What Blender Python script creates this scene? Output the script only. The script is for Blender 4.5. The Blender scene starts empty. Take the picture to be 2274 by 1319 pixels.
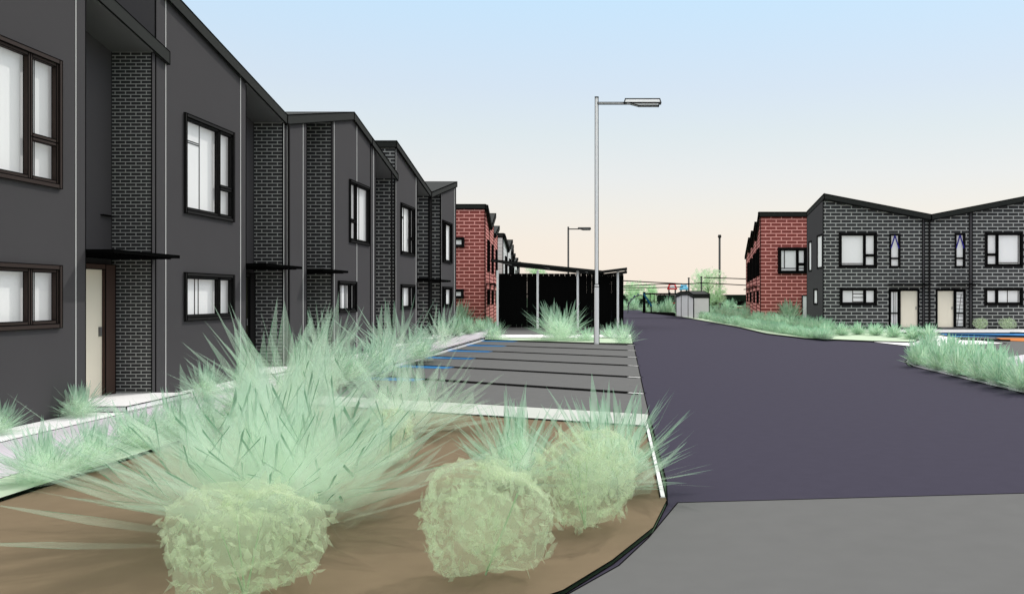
import bpy, math, random
from mathutils import Vector

C = bpy.context.scene.collection
FPX, CX, CY, EYE = 2050.0, 1392.0, 660.0, 1.68      # focal length in photo pixels, principal point, eye height


def W(x, y, Y):
    """a point of the place from its position in the photo and its surveyed distance Y"""
    return Vector(((x - CX) / FPX * Y, Y, EYE - (y - CY) / FPX * Y))


def G(x, y):
    """point on level ground"""
    Y = FPX * EYE / (y - CY)
    return ((x - CX) / FPX * Y, Y)


# ------------------------------------------------------------------ materials
def lin(c):
    c = c / 255.0
    return c / 12.92 if c <= 0.04045 else ((c + 0.055) / 1.055) ** 2.4


def rgb(r, g, b, k=1.0):
    return (min(lin(r) * k, .92), min(lin(g) * k, .92), min(lin(b) * k, .92), 1)


def principled(name, col, rough=0.85, spec=0.15, noise=0.05, scale=3.0, emit=0.0):
    m = bpy.data.materials.new(name)
    m.use_nodes = True
    nt = m.node_tree
    b = nt.nodes['Principled BSDF']
    b.inputs['Roughness'].default_value = rough
    b.inputs['Specular IOR Level'].default_value = spec
    if noise:
        tc = nt.nodes.new('ShaderNodeTexCoord')
        n = nt.nodes.new('ShaderNodeTexNoise')
        n.inputs['Scale'].default_value = scale
        n.inputs['Detail'].default_value = 6
        nt.links.new(tc.outputs['Object'], n.inputs['Vector'])
        r = nt.nodes.new('ShaderNodeValToRGB')
        r.color_ramp.elements[0].position = .3
        r.color_ramp.elements[1].position = .7
        r.color_ramp.elements[0].color = tuple(c * (1 - noise) for c in col[:3]) + (1,)
        r.color_ramp.elements[1].color = tuple(min(c * (1 + noise), .95) for c in col[:3]) + (1,)
        nt.links.new(n.outputs['Fac'], r.inputs['Fac'])
        nt.links.new(r.outputs['Color'], b.inputs['Base Color'])
    else:
        b.inputs['Base Color'].default_value = col
    if emit:
        b.inputs['Emission Color'].default_value = (1, 1, 1, 1)
        b.inputs['Emission Strength'].default_value = emit
    return m


def brick(name, col, mortar):
    m = bpy.data.materials.new(name)
    m.use_nodes = True
    nt = m.node_tree
    b = nt.nodes['Principled BSDF']
    b.inputs['Roughness'].default_value = .9
    b.inputs['Specular IOR Level'].default_value = .1
    uv = nt.nodes.new('ShaderNodeUVMap')
    t = nt.nodes.new('ShaderNodeTexBrick')
    t.offset = .5
    t.inputs['Scale'].default_value = 1
    t.inputs['Brick Width'].default_value = .232
    t.inputs['Row Height'].default_value = .0785
    t.inputs['Mortar Size'].default_value = .0102
    t.inputs['Mortar Smooth'].default_value = .0
    t.inputs['Color1'].default_value = col
    t.inputs['Color2'].default_value = tuple(c * .86 for c in col[:3]) + (1,)
    t.inputs['Mortar'].default_value = mortar
    nt.links.new(uv.outputs['UV'], t.inputs['Vector'])
    nt.links.new(t.outputs['Color'], b.inputs['Base Color'])
    bp = nt.nodes.new('ShaderNodeBump')
    bp.inputs['Strength'].default_value = .12
    bp.inputs['Distance'].default_value = .01
    bp.invert = True
    nt.links.new(t.outputs['Fac'], bp.inputs['Height'])
    nt.links.new(bp.outputs['Normal'], b.inputs['Normal'])
    return m


def leafmat(name, base, tip, margin, a0, a1, am, edge=.74, start=.15, ms=.3):
    """translucent leaf: pale at its base, greener to the tip, with a darker margin"""
    m = bpy.data.materials.new(name)
    m.use_nodes = True
    nt = m.node_tree
    N, L = nt.nodes, nt.links
    for n in list(N):
        N.remove(n)
    out = N.new('ShaderNodeOutputMaterial')
    uv = N.new('ShaderNodeUVMap')
    sep = N.new('ShaderNodeSeparateXYZ')
    L.new(uv.outputs['UV'], sep.inputs[0])
    # |u-.5|*2
    a = N.new('ShaderNodeMath'); a.operation = 'SUBTRACT'; a.inputs[1].default_value = .5
    L.new(sep.outputs['X'], a.inputs[0])
    ab = N.new('ShaderNodeMath'); ab.operation = 'ABSOLUTE'
    L.new(a.outputs[0], ab.inputs[0])
    gt = N.new('ShaderNodeMath'); gt.operation = 'GREATER_THAN'; gt.inputs[1].default_value = edge / 2
    L.new(ab.outputs[0], gt.inputs[0])
    r = N.new('ShaderNodeValToRGB')
    r.color_ramp.elements[0].position = start
    r.color_ramp.elements[0].color = base
    r.color_ramp.elements[1].position = .95
    r.color_ramp.elements[1].color = tip
    L.new(sep.outputs['Y'], r.inputs['Fac'])
    mx = N.new('ShaderNodeMix'); mx.data_type = 'RGBA'
    L.new(gt.outputs[0], mx.inputs['Factor'])
    L.new(r.outputs['Color'], mx.inputs['A'])
    mx.inputs['B'].default_value = margin
    mr = N.new('ShaderNodeMapRange')
    mr.inputs['From Min'].default_value = .1
    mr.inputs['From Max'].default_value = .9
    mr.inputs['To Min'].default_value = a0
    mr.inputs['To Max'].default_value = a1
    L.new(sep.outputs['Y'], mr.inputs['Value'])
    mxa = N.new('ShaderNodeMix'); mxa.data_type = 'FLOAT'
    L.new(gt.outputs[0], mxa.inputs['Factor'])
    L.new(mr.outputs['Result'], mxa.inputs['A'])
    mr2 = N.new('ShaderNodeMapRange')
    mr2.inputs['From Min'].default_value = ms
    mr2.inputs['From Max'].default_value = ms + .35
    mr2.inputs['To Min'].default_value = a0
    mr2.inputs['To Max'].default_value = am
    L.new(sep.outputs['Y'], mr2.inputs['Value'])
    L.new(mr2.outputs['Result'], mxa.inputs['B'])
    mg = N.new('ShaderNodeMapRange')
    mg.inputs['From Min'].default_value = ms
    mg.inputs['From Max'].default_value = ms + .35
    L.new(sep.outputs['Y'], mg.inputs['Value'])
    mm = N.new('ShaderNodeMath'); mm.operation = 'MULTIPLY'
    L.new(gt.outputs[0], mm.inputs[0]); L.new(mg.outputs['Result'], mm.inputs[1])
    L.new(mm.outputs[0], mx.inputs['Factor'])
    d = N.new('ShaderNodeBsdfDiffuse')
    t = N.new('ShaderNodeBsdfTranslucent')
    L.new(mx.outputs['Result'], d.inputs['Color'])
    L.new(mx.outputs['Result'], t.inputs['Color'])
    m1 = N.new('ShaderNodeMixShader'); m1.inputs[0].default_value = .5
    L.new(d.outputs[0], m1.inputs[1]); L.new(t.outputs[0], m1.inputs[2])
    tr = N.new('ShaderNodeBsdfTransparent')
    m2 = N.new('ShaderNodeMixShader')
    L.new(mxa.outputs['Result'], m2.inputs[0])
    L.new(tr.outputs[0], m2.inputs[1]); L.new(m1.outputs[0], m2.inputs[2])
    L.new(m2.outputs[0], out.inputs['Surface'])
    return m


def glass(name):
    m = bpy.data.materials.new(name)
    m.use_nodes = True
    nt = m.node_tree
    for n in list(nt.nodes):
        nt.nodes.remove(n)
    out = nt.nodes.new('ShaderNodeOutputMaterial')
    tr = nt.nodes.new('ShaderNodeBsdfTransparent')
    gl = nt.nodes.new('ShaderNodeBsdfGlossy')
    gl.inputs['Roughness'].default_value = .02
    mx = nt.nodes.new('ShaderNodeMixShader'); mx.inputs[0].default_value = .05
    nt.links.new(tr.outputs[0], mx.inputs[1]); nt.links.new(gl.outputs[0], mx.inputs[2])
    nt.links.new(mx.outputs[0], out.inputs['Surface'])
    return m


M = {
    'line': principled('black_trim', (.006, .006, .006, 1), .9, .0, 0),
    'render': principled('charcoal_render', rgb(76, 74, 76, .88), .9, .1, .02, 1.5),
    'render_dark': principled('charcoal_lining', rgb(73, 71, 73, 1.05), .9, .1, .02, 1.5),
    'roof': principled('dark_roof_metal', rgb(44, 46, 44, .9), .8, .12, .03, 2),
    'added_soffit': principled('shade_lightened_soffit', (.15, .15, .15, 1), .9, .05, 0),  # porch soffit panel added, its colour lightened to offset the roof shade
    'joint': principled('pale_joint_strip', rgb(190, 190, 188, 1.3), .8, .1, 0),
    'frame': principled('black_window_frame', (.011, .010, .010, 1), .7, .12, 0),
    'frame_brown': principled('brown_black_window_frame', rgb(50, 41, 38, 1.2), .7, .12, 0),
    'glow_blind': principled('glowing_white_blind', (.72, .72, .72, 1), .9, .05, 0, emit=.16),  # both blinds get an added glow to brighten the windows, no lamp behind
    'glow_blind_grey': principled('glowing_grey_blind', (.60, .60, .60, 1), .9, .05, 0, emit=.18),
    'line_grey': principled('grey_blind_seam', (.03, .03, .03, 1), .9, .05, 0),
    'glass': glass('window_glass'),
    'cream': principled('cream_door', (.90, .82, .68, 1), .7, .1, .01),
    'olive': principled('olive_door', rgb(56, 56, 42, 1.3), .7, .1, .01),
    'brown': principled('brown_door_frame', rgb(66, 52, 47, 1.3), .8, .1, .02),
    'dbrick': brick('dark_brick', rgb(47, 47, 48, 1.55), rgb(136, 136, 134, 1.55)),
    'rbrick': brick('red_brick', rgb(122, 62, 58, 1.5), rgb(204, 142, 136, 1.45)),
    'wbrick': brick('white_brick', (.78, .78, .78, 1), (.6, .6, .6, 1)),
    'rrender': principled('pink_render', rgb(170, 110, 104, 1.2), .9, .1, .02),
    'white': principled('white_paint', (.85, .85, .85, 1), .6, .2, 0),
    'concrete_white': principled('pale_concrete', (.80, .79, .80, 1), .9, .1, .03, 2),
    'kerb_concrete': principled('kerb_concrete', (.47, .49, .46, 1), .9, .1, .03, 2),
    'path': principled('mauve_grey_path', rgb(222, 216, 225, .72), .9, .1, .03, 1.2),
    'asphalt': principled('purple_grey_asphalt', rgb(84, 80, 98, .48), .95, .05, .04, 6),
    'parking': principled('grey_parking_asphalt', rgb(128, 128, 128, .56), .95, .05, .04, 6),
    'pad': principled('grey_concrete_pad', rgb(128, 128, 128, .56), .95, .05, .03, 4),
    'bed': principled('brown_mulch', rgb(141, 124, 101, .62), .95, .05, .05, 5),
    'green_strip': principled('pale_green_verge', rgb(198, 216, 190, .80), .95, .05, .05, 3),
    'ground': principled('far_green_ground', rgb(120, 150, 120, .7), .95, .05, .12, .3),
    'black': principled('black_slats', (.004, .004, .004, 1), .9, .0, 0),
    'steel': principled('white_steel', (.93, .93, .93, 1), .5, .3, 0),
    'grey_steel': principled('grey_steel', rgb(105, 105, 105), .5, .3, 0),
    'shed': principled('shed_cladding', rgb(186, 186, 186, 1.65), .8, .1, .02),
    'blue': principled('blue_paint', rgb(42, 128, 195, .66), .8, .1, .04, 8),
    'orange': principled('orange_paint', rgb(222, 128, 44, .65), .8, .1, .04, 8),
    'navy': principled('navy_rod', rgb(30, 25, 130), .6, .2, 0),
    'red': principled('red_paint', rgb(205, 40, 45), .6, .2, 0),
    'cyan': principled('light_blue_paint', rgb(120, 195, 225), .6, .2, 0),
    'teal': principled('teal_net', rgb(20, 90, 125), .7, .2, 0),
    'hedge': principled('dark_hedge', (.012, .02, .013, 1), .95, .05, .3, 2),
    'bark': principled('pale_green_bark', rgb(150, 185, 140), .9, .1, .1, 6),
    'giant': leafmat('giant_tussock_blade', (.78, .94, .76, 1), (.50, .70, .55, 1), (.15, .30, .19, 1), .055, .32, .85, .87, .35, .42),
    'tuft': leafmat('grass_tuft_blade', (.80, .94, .78, 1), (.38, .62, .46, 1), (.15, .33, .20, 1), .13, .42, .9, .80, .4, .38),
    'bush': leafmat('bushy_grass_blade', (.82, .94, .78, 1), (.24, .50, .32, 1), (.17, .38, .23, 1), .5, .85, .8, .74, .46),
    'heart': leafmat('clump_heart', (.74, .91, .74, 1), (.74, .91, .74, 1), (.5, .7, .5, 1), .22, .22, .22, 2.0),
    'shrub_heart': leafmat('shrub_heart', (.66, .79, .55, 1), (.66, .79, .55, 1), (.5, .7, .5, 1), .22, .22, .22, 2.0),
    'shrub': leafmat('shrub_leaf', (.66, .79, .54, 1), (.66, .79, .55, 1), (.22, .38, .22, 1), .32, .36, .6, .86),
    'treeleaf': leafmat('tree_leaf', (.62, .82, .56, 1), (.62, .82, .56, 1), (.28, .46, .28, 1), .42, .42, .6, .86),
}


# ------------------------------------------------------------------ mesh helper
class Fr:
    """frame of a facade: s runs along it, d points out of it, z is up"""
    def __init__(self, o, S, D):
        self.o = Vector((o[0], o[1], 0)); self.S = Vector((S[0], S[1], 0)).normalized(); self.D = Vector((D[0], D[1], 0)).normalized()

    def __call__(self, s, d, z):
        return self.o + self.S * s + self.D * d + Vector((0, 0, z))


WORLD = Fr((0, 0), (1, 0), (0, 1))


class MB:
    def __init__(self):
        self.v, self.f, self.m, self.uv = [], [], [], []

    def face(self, pts, m=0, uv=None):
        n = len(self.v)
        self.v += [tuple(p) for p in pts]
        self.f.append(tuple(range(n, n + len(pts))))
        self.m.append(m)
        self.uv += uv if uv else [(0, 0)] * len(pts)

    def hexa(self, a, b, m=0):
        """solid between two quads"""
        self.face(a[::-1], m); self.face(b, m)
        for i in range(4):
            j = (i + 1) % 4
            self.face([a[i], a[j], b[j], b[i]], m)

    def box(self, F, s0, s1, d0, d1, z0, z1, m=0, e=0, em=1):
        a = [F(s0, d0, z0), F(s1, d0, z0), F(s1, d1, z0), F(s0, d1, z0)]
        b = [F(s0, d0, z1), F(s1, d0, z1), F(s1, d1, z1), F(s0, d1, z1)]
        self.hexa(a, b, m)
        if e:
            for i in range(4):
                j = (i + 1) % 4
                self.bar(a[i], a[j], e, em); self.bar(b[i], b[j], e, em); self.bar(a[i], b[i], e, em)

    def bar(self, p, q, w, m=0):
        p, q = Vector(p), Vector(q)
        t = q - p
        if t.length < 1e-6:
            return
        t.normalize()
        u = Vector((0, 0, 1)) if abs(t.z) < .9 else Vector((1, 0, 0))
        a = t.cross(u).normalized() * w / 2
        b = t.cross(a).normalized() * w / 2
        p = p - t * w * .45; q = q + t * w * .45
        self.hexa([p - a - b, p + a - b, p + a + b, p - a + b], [q - a - b, q + a - b, q + a + b, q - a + b], m)

    def tube(self, p, q, r0, r1=None, n=10, m=0):
        p, q = Vector(p), Vector(q)
        r1 = r0 if r1 is None else r1
        t = (q - p).normalized()
        u = Vector((0, 0, 1)) if abs(t.z) < .9 else Vector((1, 0, 0))
        a = t.cross(u).normalized(); b = t.cross(a).normalized()
        ring = lambda c, r: [c + a * r * math.cos(k * math.tau / n) + b * r * math.sin(k * math.tau / n) for k in range(n)]
        A, B = ring(p, r0), ring(q, r1)
        for i in range(n):
            j = (i + 1) % n
            self.face([A[i], A[j], B[j], B[i]], m)
        self.face(A[::-1], m); self.face(B, m)

    def mesh(self, name, mats):
        me = bpy.data.meshes.new(name)
        me.from_pydata(self.v, [], self.f)
        for k in mats:
            me.materials.append(M[k])
        me.polygons.foreach_set('material_index', self.m)
        l = me.uv_layers.new(name='UVMap')
        flat = [c for p in self.uv for c in p]
        l.data.foreach_set('uv', flat)
        me.update()
        return me

    def build(self, name, mats, parent=None, **props):
        if not self.f:
            return None
        o = bpy.data.objects.new(name, self.mesh(name, mats))
        C.objects.link(o)
        if parent:
            o.parent = parent
            o.matrix_parent_inverse = parent.matrix_basis.inverted()
        for k, v in props.items():
            o[k] = v
        return o


def thing(name, label, cat, loc=(0, 0, 0), group=None):
    o = bpy.data.objects.new(name, None)
    C.objects.link(o)
    o.location = loc
    o['label'] = label
    o['category'] = cat
    if group:
        o['group'] = group
    return o


def sheet(name, pts, z, mat, line=None):
    mb = MB()
    mb.face([(p[0], p[1], z) for p in pts], 0)
    if line:
        for i in range(len(pts)):
            a, b = pts[i], pts[(i + 1) % len(pts)]
            n = max(1, int(math.hypot(b[0] - a[0], b[1] - a[1]) / 6))
            for k in range(n):
                p = [a[c] + (b[c] - a[c]) * k / n for c in (0, 1)]
                q = [a[c] + (b[c] - a[c]) * (k + 1) / n for c in (0, 1)]
                Y = max(4, (p[1] + q[1]) / 2)
                w = line * max(.008, .0009 * Y)
                # painted seam lies flat: broad, a few millimetres high
                t = Vector((q[0] - p[0], q[1] - p[1], 0)); t.normalize()
                nn = Vector((-t.y, t.x, 0)) * w * (1 + .02 * Y * abs(t.x)) / 2
                P, Q = Vector((p[0], p[1], z)), Vector((q[0], q[1], z))
                up = Vector((0, 0, .003))
                mb.hexa([P - nn - up, Q - nn - up, Q + nn - up, P + nn - up], [P - nn + up, Q - nn + up, Q + nn + up, P + nn + up], 1)
    return mb.build(name, [mat, 'line'], kind='structure')


# ------------------------------------------------------------------ building helpers
def prof(pts):
    def h(s):
        for (a, ha), (b, hb) in zip(pts, pts[1:]):
            if a <= s <= b:
                return ha + (hb - ha) * (s - a) / (b - a)
        return pts[0][1] if s < pts[0][0] else pts[-1][1]
    return h


def facade(mb, F, s0, s1, h, d=0.0, holes=(), back=.3, m=0, px=None, e=0, em=1, rev=.12, kinks=(), z0=0.0, ends=True, edges='lrt'):
    """wall front from s0 to s1 up to h(s), with openings cut through it and returns at its ends"""
    k = px / 100.0 if px else 0
    br = sorted({s0, s1, *[x for q in holes for x in q[:2]], *[x for x in kinks if s0 < x < s1]})
    uvq = lambda pts: [(p[0] * k, p[1] * k) for p in pts] if px else None
    for a, b in zip(br, br[1:]):
        mid = (a + b) / 2
        cuts = sorted([(q[2], q[3]) for q in holes if q[0] < mid < q[1]])
        z = z0
        for c0, c1 in cuts:
            P = [(a, z), (b, z), (b, c0), (a, c0)]
            mb.face([F(s, d, zz) for s, zz in P], m, uvq(P))
            z = c1
        P = [(a, z), (b, z), (b, h(b)), (a, h(a))]
        mb.face([F(s, d, zz) for s, zz in P], m, uvq(P))
    for a, b, c0, c1 in holes:
        R = [(a, c0), (b, c0), (b, c1), (a, c1)]
        for i in range(4):
            (sa, za), (sb, zb) = R[i], R[(i + 1) % 4]
            mb.face([F(sa, d, za), F(sb, d, zb), F(sb, d - rev, zb), F(sa, d - rev, za)], m)
    if ends:
        for s in (s0, s1):
            P = [(0, z0), (-back, z0), (-back, h(s)), (0, h(s))]
            mb.face([F(s, d + q, zz) for q, zz in P], m, uvq([(s + q, zz) for q, zz in P]))
    if e:
        if 'l' in edges:
            mb.bar(F(s0, d, z0), F(s0, d, h(s0)), e, em)
        if 'r' in edges:
            mb.bar(F(s1, d, z0), F(s1, d, h(s1)), e, em)
        if 't' in edges:
            xs = sorted({s0, s1, *[x for x in kinks if s0 < x < s1]})
            for a, b in zip(xs, xs[1:]):
                mb.bar(F(a, d, h(a)), F(b, d, h(b)), e, em)
        if 'b' in edges:
            mb.bar(F(s0, d, z0), F(s1, d, z0), e, em)


def roof_slab(mb, F, pts, d0, d1, th=.22, m=0, e=.02, em=1):
    for (a, ha), (b, hb) in zip(pts, pts[1:]):
        lo = [F(a, d0, ha - th), F(b, d0, hb - th), F(b, d1, hb - th), F(a, d1, ha - th)]
        hi = [F(a, d0, ha), F(b, d0, hb), F(b, d1, hb), F(a, d1, ha)]
        mb.hexa(lo, hi, m)
        if e:
            for q in (lo, hi):
                for i in range(4):
                    mb.bar(q[i], q[(i + 1) % 4], e, em)
            for i in range(4):
                mb.bar(lo[i], hi[i], e, em)


BIG_LEFT = [(0, .69, 0, 1), (.69, 1, .34, 1), (.69, 1, 0, .34)]
BIG_RIGHT = [(.31, 1, 0, 1), (0, .31, .34, 1), (0, .31, 0, .34)]
TWO = [(0, .69, 0, 1), (.69, 1, 0, 1)]
TWO_R = [(.31, 1, 0, 1), (0, .31, 0, 1)]
ONE = [(0, 1, 0, 1)]


def window(F, house, s0, s1, z0, z1, layout, e, d=0.0, fw=.06, mat='frame', seams=(), grey=(), proud=.035, deep=.06, label=None, bd=.10):
    """window > its frame is the mesh itself; panes and the white blind behind it are sub-parts"""
    fb, pb, bb = MB(), MB(), MB()
    w, hh = s1 - s0, z1 - z0
    fw = min(fw, w * .18)
    # outer casing
    for a, b, c0, c1 in ((s0, s0 + fw, z0, z1), (s1 - fw, s1, z0, z1), (s0 + fw, s1 - fw, z0, z0 + fw), (s0 + fw, s1 - fw, z1 - fw, z1)):
        fb.box(F, a, b, d - deep, d + proud, c0, c1, 0, e, 1)
    for i, (u0, u1, v0, v1) in enumerate(layout):
        a, b, c0, c1 = s0 + fw + u0 * (w - 2 * fw), s0 + fw + u1 * (w - 2 * fw), z0 + fw + v0 * (hh - 2 * fw), z0 + fw + v1 * (hh - 2 * fw)
        g = .003
        sw = fw * (.75 if len(layout) > 1 else .3)
        for p, q, r, t in ((a + g, a + sw, c0 + g, c1 - g), (b - sw, b - g, c0 + g, c1 - g), (a + sw, b - sw, c0 + g, c0 + sw), (a + sw, b - sw, c1 - sw, c1 - g)):
            fb.box(F, p, q, d - deep + .01, d + proud - .02, r, t, 0, e, 1)
        pb.face([F(a + sw, d - deep + .02, c0 + sw), F(b - sw, d - deep + .02, c0 + sw), F(b - sw, d - deep + .02, c1 - sw), F(a + sw, d - deep + .02, c1 - sw)], 0)
    f = fb.build('window', [mat, 'line'], house)
    if label:
        f['label'] = label
    pb.build('pane', ['glass'], f)
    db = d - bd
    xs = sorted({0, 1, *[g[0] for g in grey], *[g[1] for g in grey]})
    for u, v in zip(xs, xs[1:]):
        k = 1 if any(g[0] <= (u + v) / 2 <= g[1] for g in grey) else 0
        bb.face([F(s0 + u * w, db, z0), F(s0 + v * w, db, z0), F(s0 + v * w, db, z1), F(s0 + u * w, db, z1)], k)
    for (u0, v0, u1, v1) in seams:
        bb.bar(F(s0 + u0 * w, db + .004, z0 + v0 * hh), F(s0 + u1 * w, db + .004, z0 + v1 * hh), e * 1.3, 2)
    bb.build('glow_blind', ['glow_blind', 'glow_blind_grey', 'line_grey'], f)
    return f


def door(F, house, s0, s1, z0, z1, d, e, leaf='cream', frame='brown', fw=.09, wide=0):
    """door leaf with its frame and handle"""
    mb = MB()
    mb.box(F, s0, s1, d - .02, d + .02, z0, z1, 0)
    o = mb.build('door', [leaf, 'line'], house)
    fb = MB()
    fb.box(F, s0 - fw, s0, d - .02, d + .08, z0, z1 + fw, 0, e, 1)
    fb.box(F, s1, s1 + fw + wide, d - .02, d + .08, z0, z1 + fw, 0, e, 1)
    fb.box(F, s0, s1, d - .02, d + .08, z1, z1 + fw, 0, e, 1)
    fb.build('frame', [frame, 'line'], o)
    hb = MB()
    hb.box(F, s1 - .1, s1 - .07, d + .02, d + .06, z0 + .95, z0 + 1.1, 0)
    hb.build('handle', ['grey_steel'], o)
    return o


def joint(F, house, s, z0, z1, w, d=0.0):
    mb = MB()
    mb.box(F, s - w / 2, s + w / 2, d - .01, d + .006, z0, z1, 0)
    return mb.build('joint_strip', ['joint'], house)


# ------------------------------------------------------------------ ground
sheet('ground', [(-900, -60), (900, -60), (900, 1500), (-900, 1500)], -.02, 'ground')
road = [(-6, -3), (7.4, -3), (7.0, 8), (6.9, 16), (6.9, 22.6), (7.1, 23.5), (9.6, 30.6), (9.1, 34.4), (7.15, 36.6), (6.25, 41.5), (6.1, 50.6), (5.04, 67.5), (4.2, 80), (1.75, 100),
        (1.85, 118), (-4, 119), (-3.5, 64), (.05, 56), (.2, 33), (.3, 16), (.36, 8.4), (.33, 7.5), (.19, 6.6), (-.09, 5.8), (-.36, 5.2), (-1.4, 4), (-4, 2.5)]
sheet('road', road, .0, 'asphalt', 1.0)
sheet('concrete_pad', [(-4, .5), (9, .5), (9, 8.56), (3.39, 7.88), (.415, 7.52), (.15, 6.42), (-.05, 5.76), (-.33, 5.21), (-1.4, 3.9), (-4, 2.2)], .006, 'pad', 1.0)
# parking court, angled far and near edges
park = [(-5.58, 15.7), (-3.0, 14.55), (.32, 12.95), (.30, 16), (.24, 32.5), (-4.35, 35.1), (-5.55, 35.7)]
sheet('parking_court', park, .008, 'parking', 1.0)
# bay lines
for i in range(6):
    y0 = 15.98 + 3.2 * i
    a = Vector((.28, y0, .012)); t = Vector((-1.572, 1, 0)).normalized(); n = Vector((t.y, -t.x, 0))
    ln = 5.75 / abs(t.x)
    mb = MB()
    for o_, w in ((-.12, .10), (.10, .10)):
        p, q = a + n * o_, a + t * ln + n * o_
        mb.face([p - n * w / 2, p + n * w / 2, q + n * w / 2, q - n * w / 2], 0)
    mb.face([a - n * .04, a + n * .04, a + t * .3 + n * .04, a + t * .3 - n * .04], 1)
    mb.face([a + t * .3 - n * .06 , a + t * .3 + n * .05, a + t * ln + n * .05, a + t * ln - n * .06], 0)
    mb.build('bay_marking', ['line', 'white'], kind='structure', group='painted lines between the parking bays')
for i in range(7):
    # blue painted end of each bay
    y0 = 17.95 + 3.2 * i - .25
    t = Vector((-1.572, 1, 0)).normalized()
    p = Vector((-4.2, y0 + .6, .014)); q = Vector((-5.5, y0 + 1.0, .014))
    MB_ = MB()
    MB_.face([p, p + Vector((.10, .48, 0)), Vector((-5.5, y0 + 1.75, .014)), q], 0)
    MB_.build('bay_marking', ['blue'], kind='structure', group='blue painted ends of the parking bays')


def kerb(name, pts, w, h, mat='concrete_white', side=1, z0=0.0):
    mb = MB()
    n_ = len(pts)
    offs = []
    for i in range(n_):
        a = Vector((*pts[max(0, i - 1)], 0)); b = Vector((*pts[min(n_ - 1, i + 1)], 0))
        t = (b - a).normalized()
        offs.append(Vector((-t.y, t.x, 0)) * w * side)
    for i in range(n_ - 1):
        p, q = Vector((*pts[i], z0)), Vector((*pts[i + 1], z0))
        lo = [p, q, q + offs[i + 1], p + offs[i]]
        hi = [v + Vector((0, 0, h)) for v in lo]
        mb.hexa(lo, hi, 0)
        e = max(.008, .0009 * (p.y + q.y) / 2)
        for a, b in ((hi[0], hi[1]), (hi[2], hi[3]), (lo[0], lo[1])):
            mb.bar(a, b, e, 1)
    mb.build(name, [mat, 'line'], kind='structure')


# garden bed in front, its kerbs and the strips along the dark houses
bed = [(-5.05, 3), (-5.05, 15.0), (-5.0, 14.1), (-2.77, 13.15), (.22, 11.72), (.31, 8.35), (.325, 7.5), (.19, 6.62), (-.09, 5.8), (-.36, 5.2), (-1.41, 4.02), (-4, 2.5)]
sheet('garden_bed', bed, .03, 'bed', .5)
sheet('kerb_top', [(-5.3, 15.45), (-3.0, 14.45), (.30, 12.9), (.25, 11.75), (-2.77, 13.15), (-5.0, 14.15)], .045, 'kerb_concrete', .5)
kerb('kerb', [(.27, 12.9), (.315, 8.4), (.32, 7.6)], .045, .04, side=-1)
sheet('wall_planting_strip', [(-7.84, 8), (-7.17, 8), (-7.17, 43), (-7.84, 43)], .02, 'concrete_white', .9)
sheet('footpath', [(-7.17, 3), (-5.6, 3), (-5.6, 35.8), (-5.9, 39), (-7.17, 48)], .016, 'path', .9)
sheet('path_edging', [(-5.6, 3), (-5.05, 3), (-5.05, 15.2), (-5.6, 15.6)], .06, 'green_strip', .9)
kerb('kerb', [(-5.6, 15.6), (-5.6, 25), (-5.58, 35.6)], .10, .10, side=-1)
sheet('verge', [(.22, 32.6), (-4.35, 35.2), (-5.55, 35.9), (-5.7, 37.2), (.20, 37.2)], .03, 'green_strip', .9)
sheet('footpath', [(-5.7, 37.25), (.2, 37.25), (.2, 40.3), (-6.1, 40.3)], .04, 'concrete_white', .9)
sheet('footpath', [(-6.1, 40.35), (.18, 40.35), (.1, 48.5), (-6.9, 48.5)], .03, 'pad', .9)
# right-hand side: beds, driveway crossing, side parking
bank = [(5.04, 67.5), (6.1, 50.6), (6.25, 41.5), (7.15, 36.6), (9.1, 34.4), (10.4, 33.6), (12.3, 38), (12, 46.5), (10.2, 46.6), (9.3, 60), (9, 72), (4.3, 80)]
sheet('planting_bank', bank, .05, 'green_strip', .9)
sheet('driveway_crossing', [(9.15, 34.2), (9.7, 30.9), (13.6, 33.2), (13.5, 40), (10.6, 40)], .012, 'concrete_white', 1)
sheet('side_parking', [(7.1, 23.6), (9.7, 30.8), (13.7, 33.1), (13.6, 43), (40, 43), (40, 27.6), (12, 27.4), (9.2, 23.6)], .008, 'parking', 1)
sheet('bay_marking', [(13.6, 38.5), (40, 39.2), (40, 42.6), (14.2, 42.2)], .016, 'blue', 1)
sheet('bay_marking', [(14.4, 35.2), (15.0, 34.4), (40, 35), (40, 37.6), (15, 37.6)], .018, 'orange', 1)
for (x0, y0, x1, y1) in ((14.0, 40.2, 19.6, 36.0), (17.6, 42.3, 26, 38.2), (12.9, 36.0, 14.4, 34.8)):
    mb = MB(); mb.bar((x0, y0, .024), (x1, y1, .024), .1, 0); mb.build('bay_marking', ['line'], kind='structure')
sheet('footpath', [(12.4, 43), (40, 43), (40, 47.7), (11.9, 47.7)], .03, 'concrete_white', 1)
bed2 = [(6.95, 7), (6.95, 22.3), (7.15, 23.2), (8.0, 24.0), (8.9, 23.4), (9.4, 7)]
sheet('roadside_bed', bed2, .05, 'green_strip', .9)
kerb('kerb', [(7.02, 6), (6.93, 16), (6.93, 22.3), (7.12, 23.3), (8.0, 24.1), (9, 23.6)], .09, .06, side=-1)
sheet('footpath', [(9.45, 7), (9.0, 23.5), (12, 27.3), (40, 27.5), (40, 7)], .03, 'path', .9)
for z_, a_, b_ in ((.008, 72.2, 72.5), (.008, 73.6, 73.8)):
    sheet('road_joint', [(-3.3, a_), (4.7, a_), (4.7, b_), (-3.3, b_)], z_, 'line')
sheet('footpath', [W(1605, 0, 84)[:2], W(1625, 0, 84)[:2], W(1640, 0, 62)[:2], W(1622, 0, 62)[:2]], .06, 'concrete_white', 1)

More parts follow.
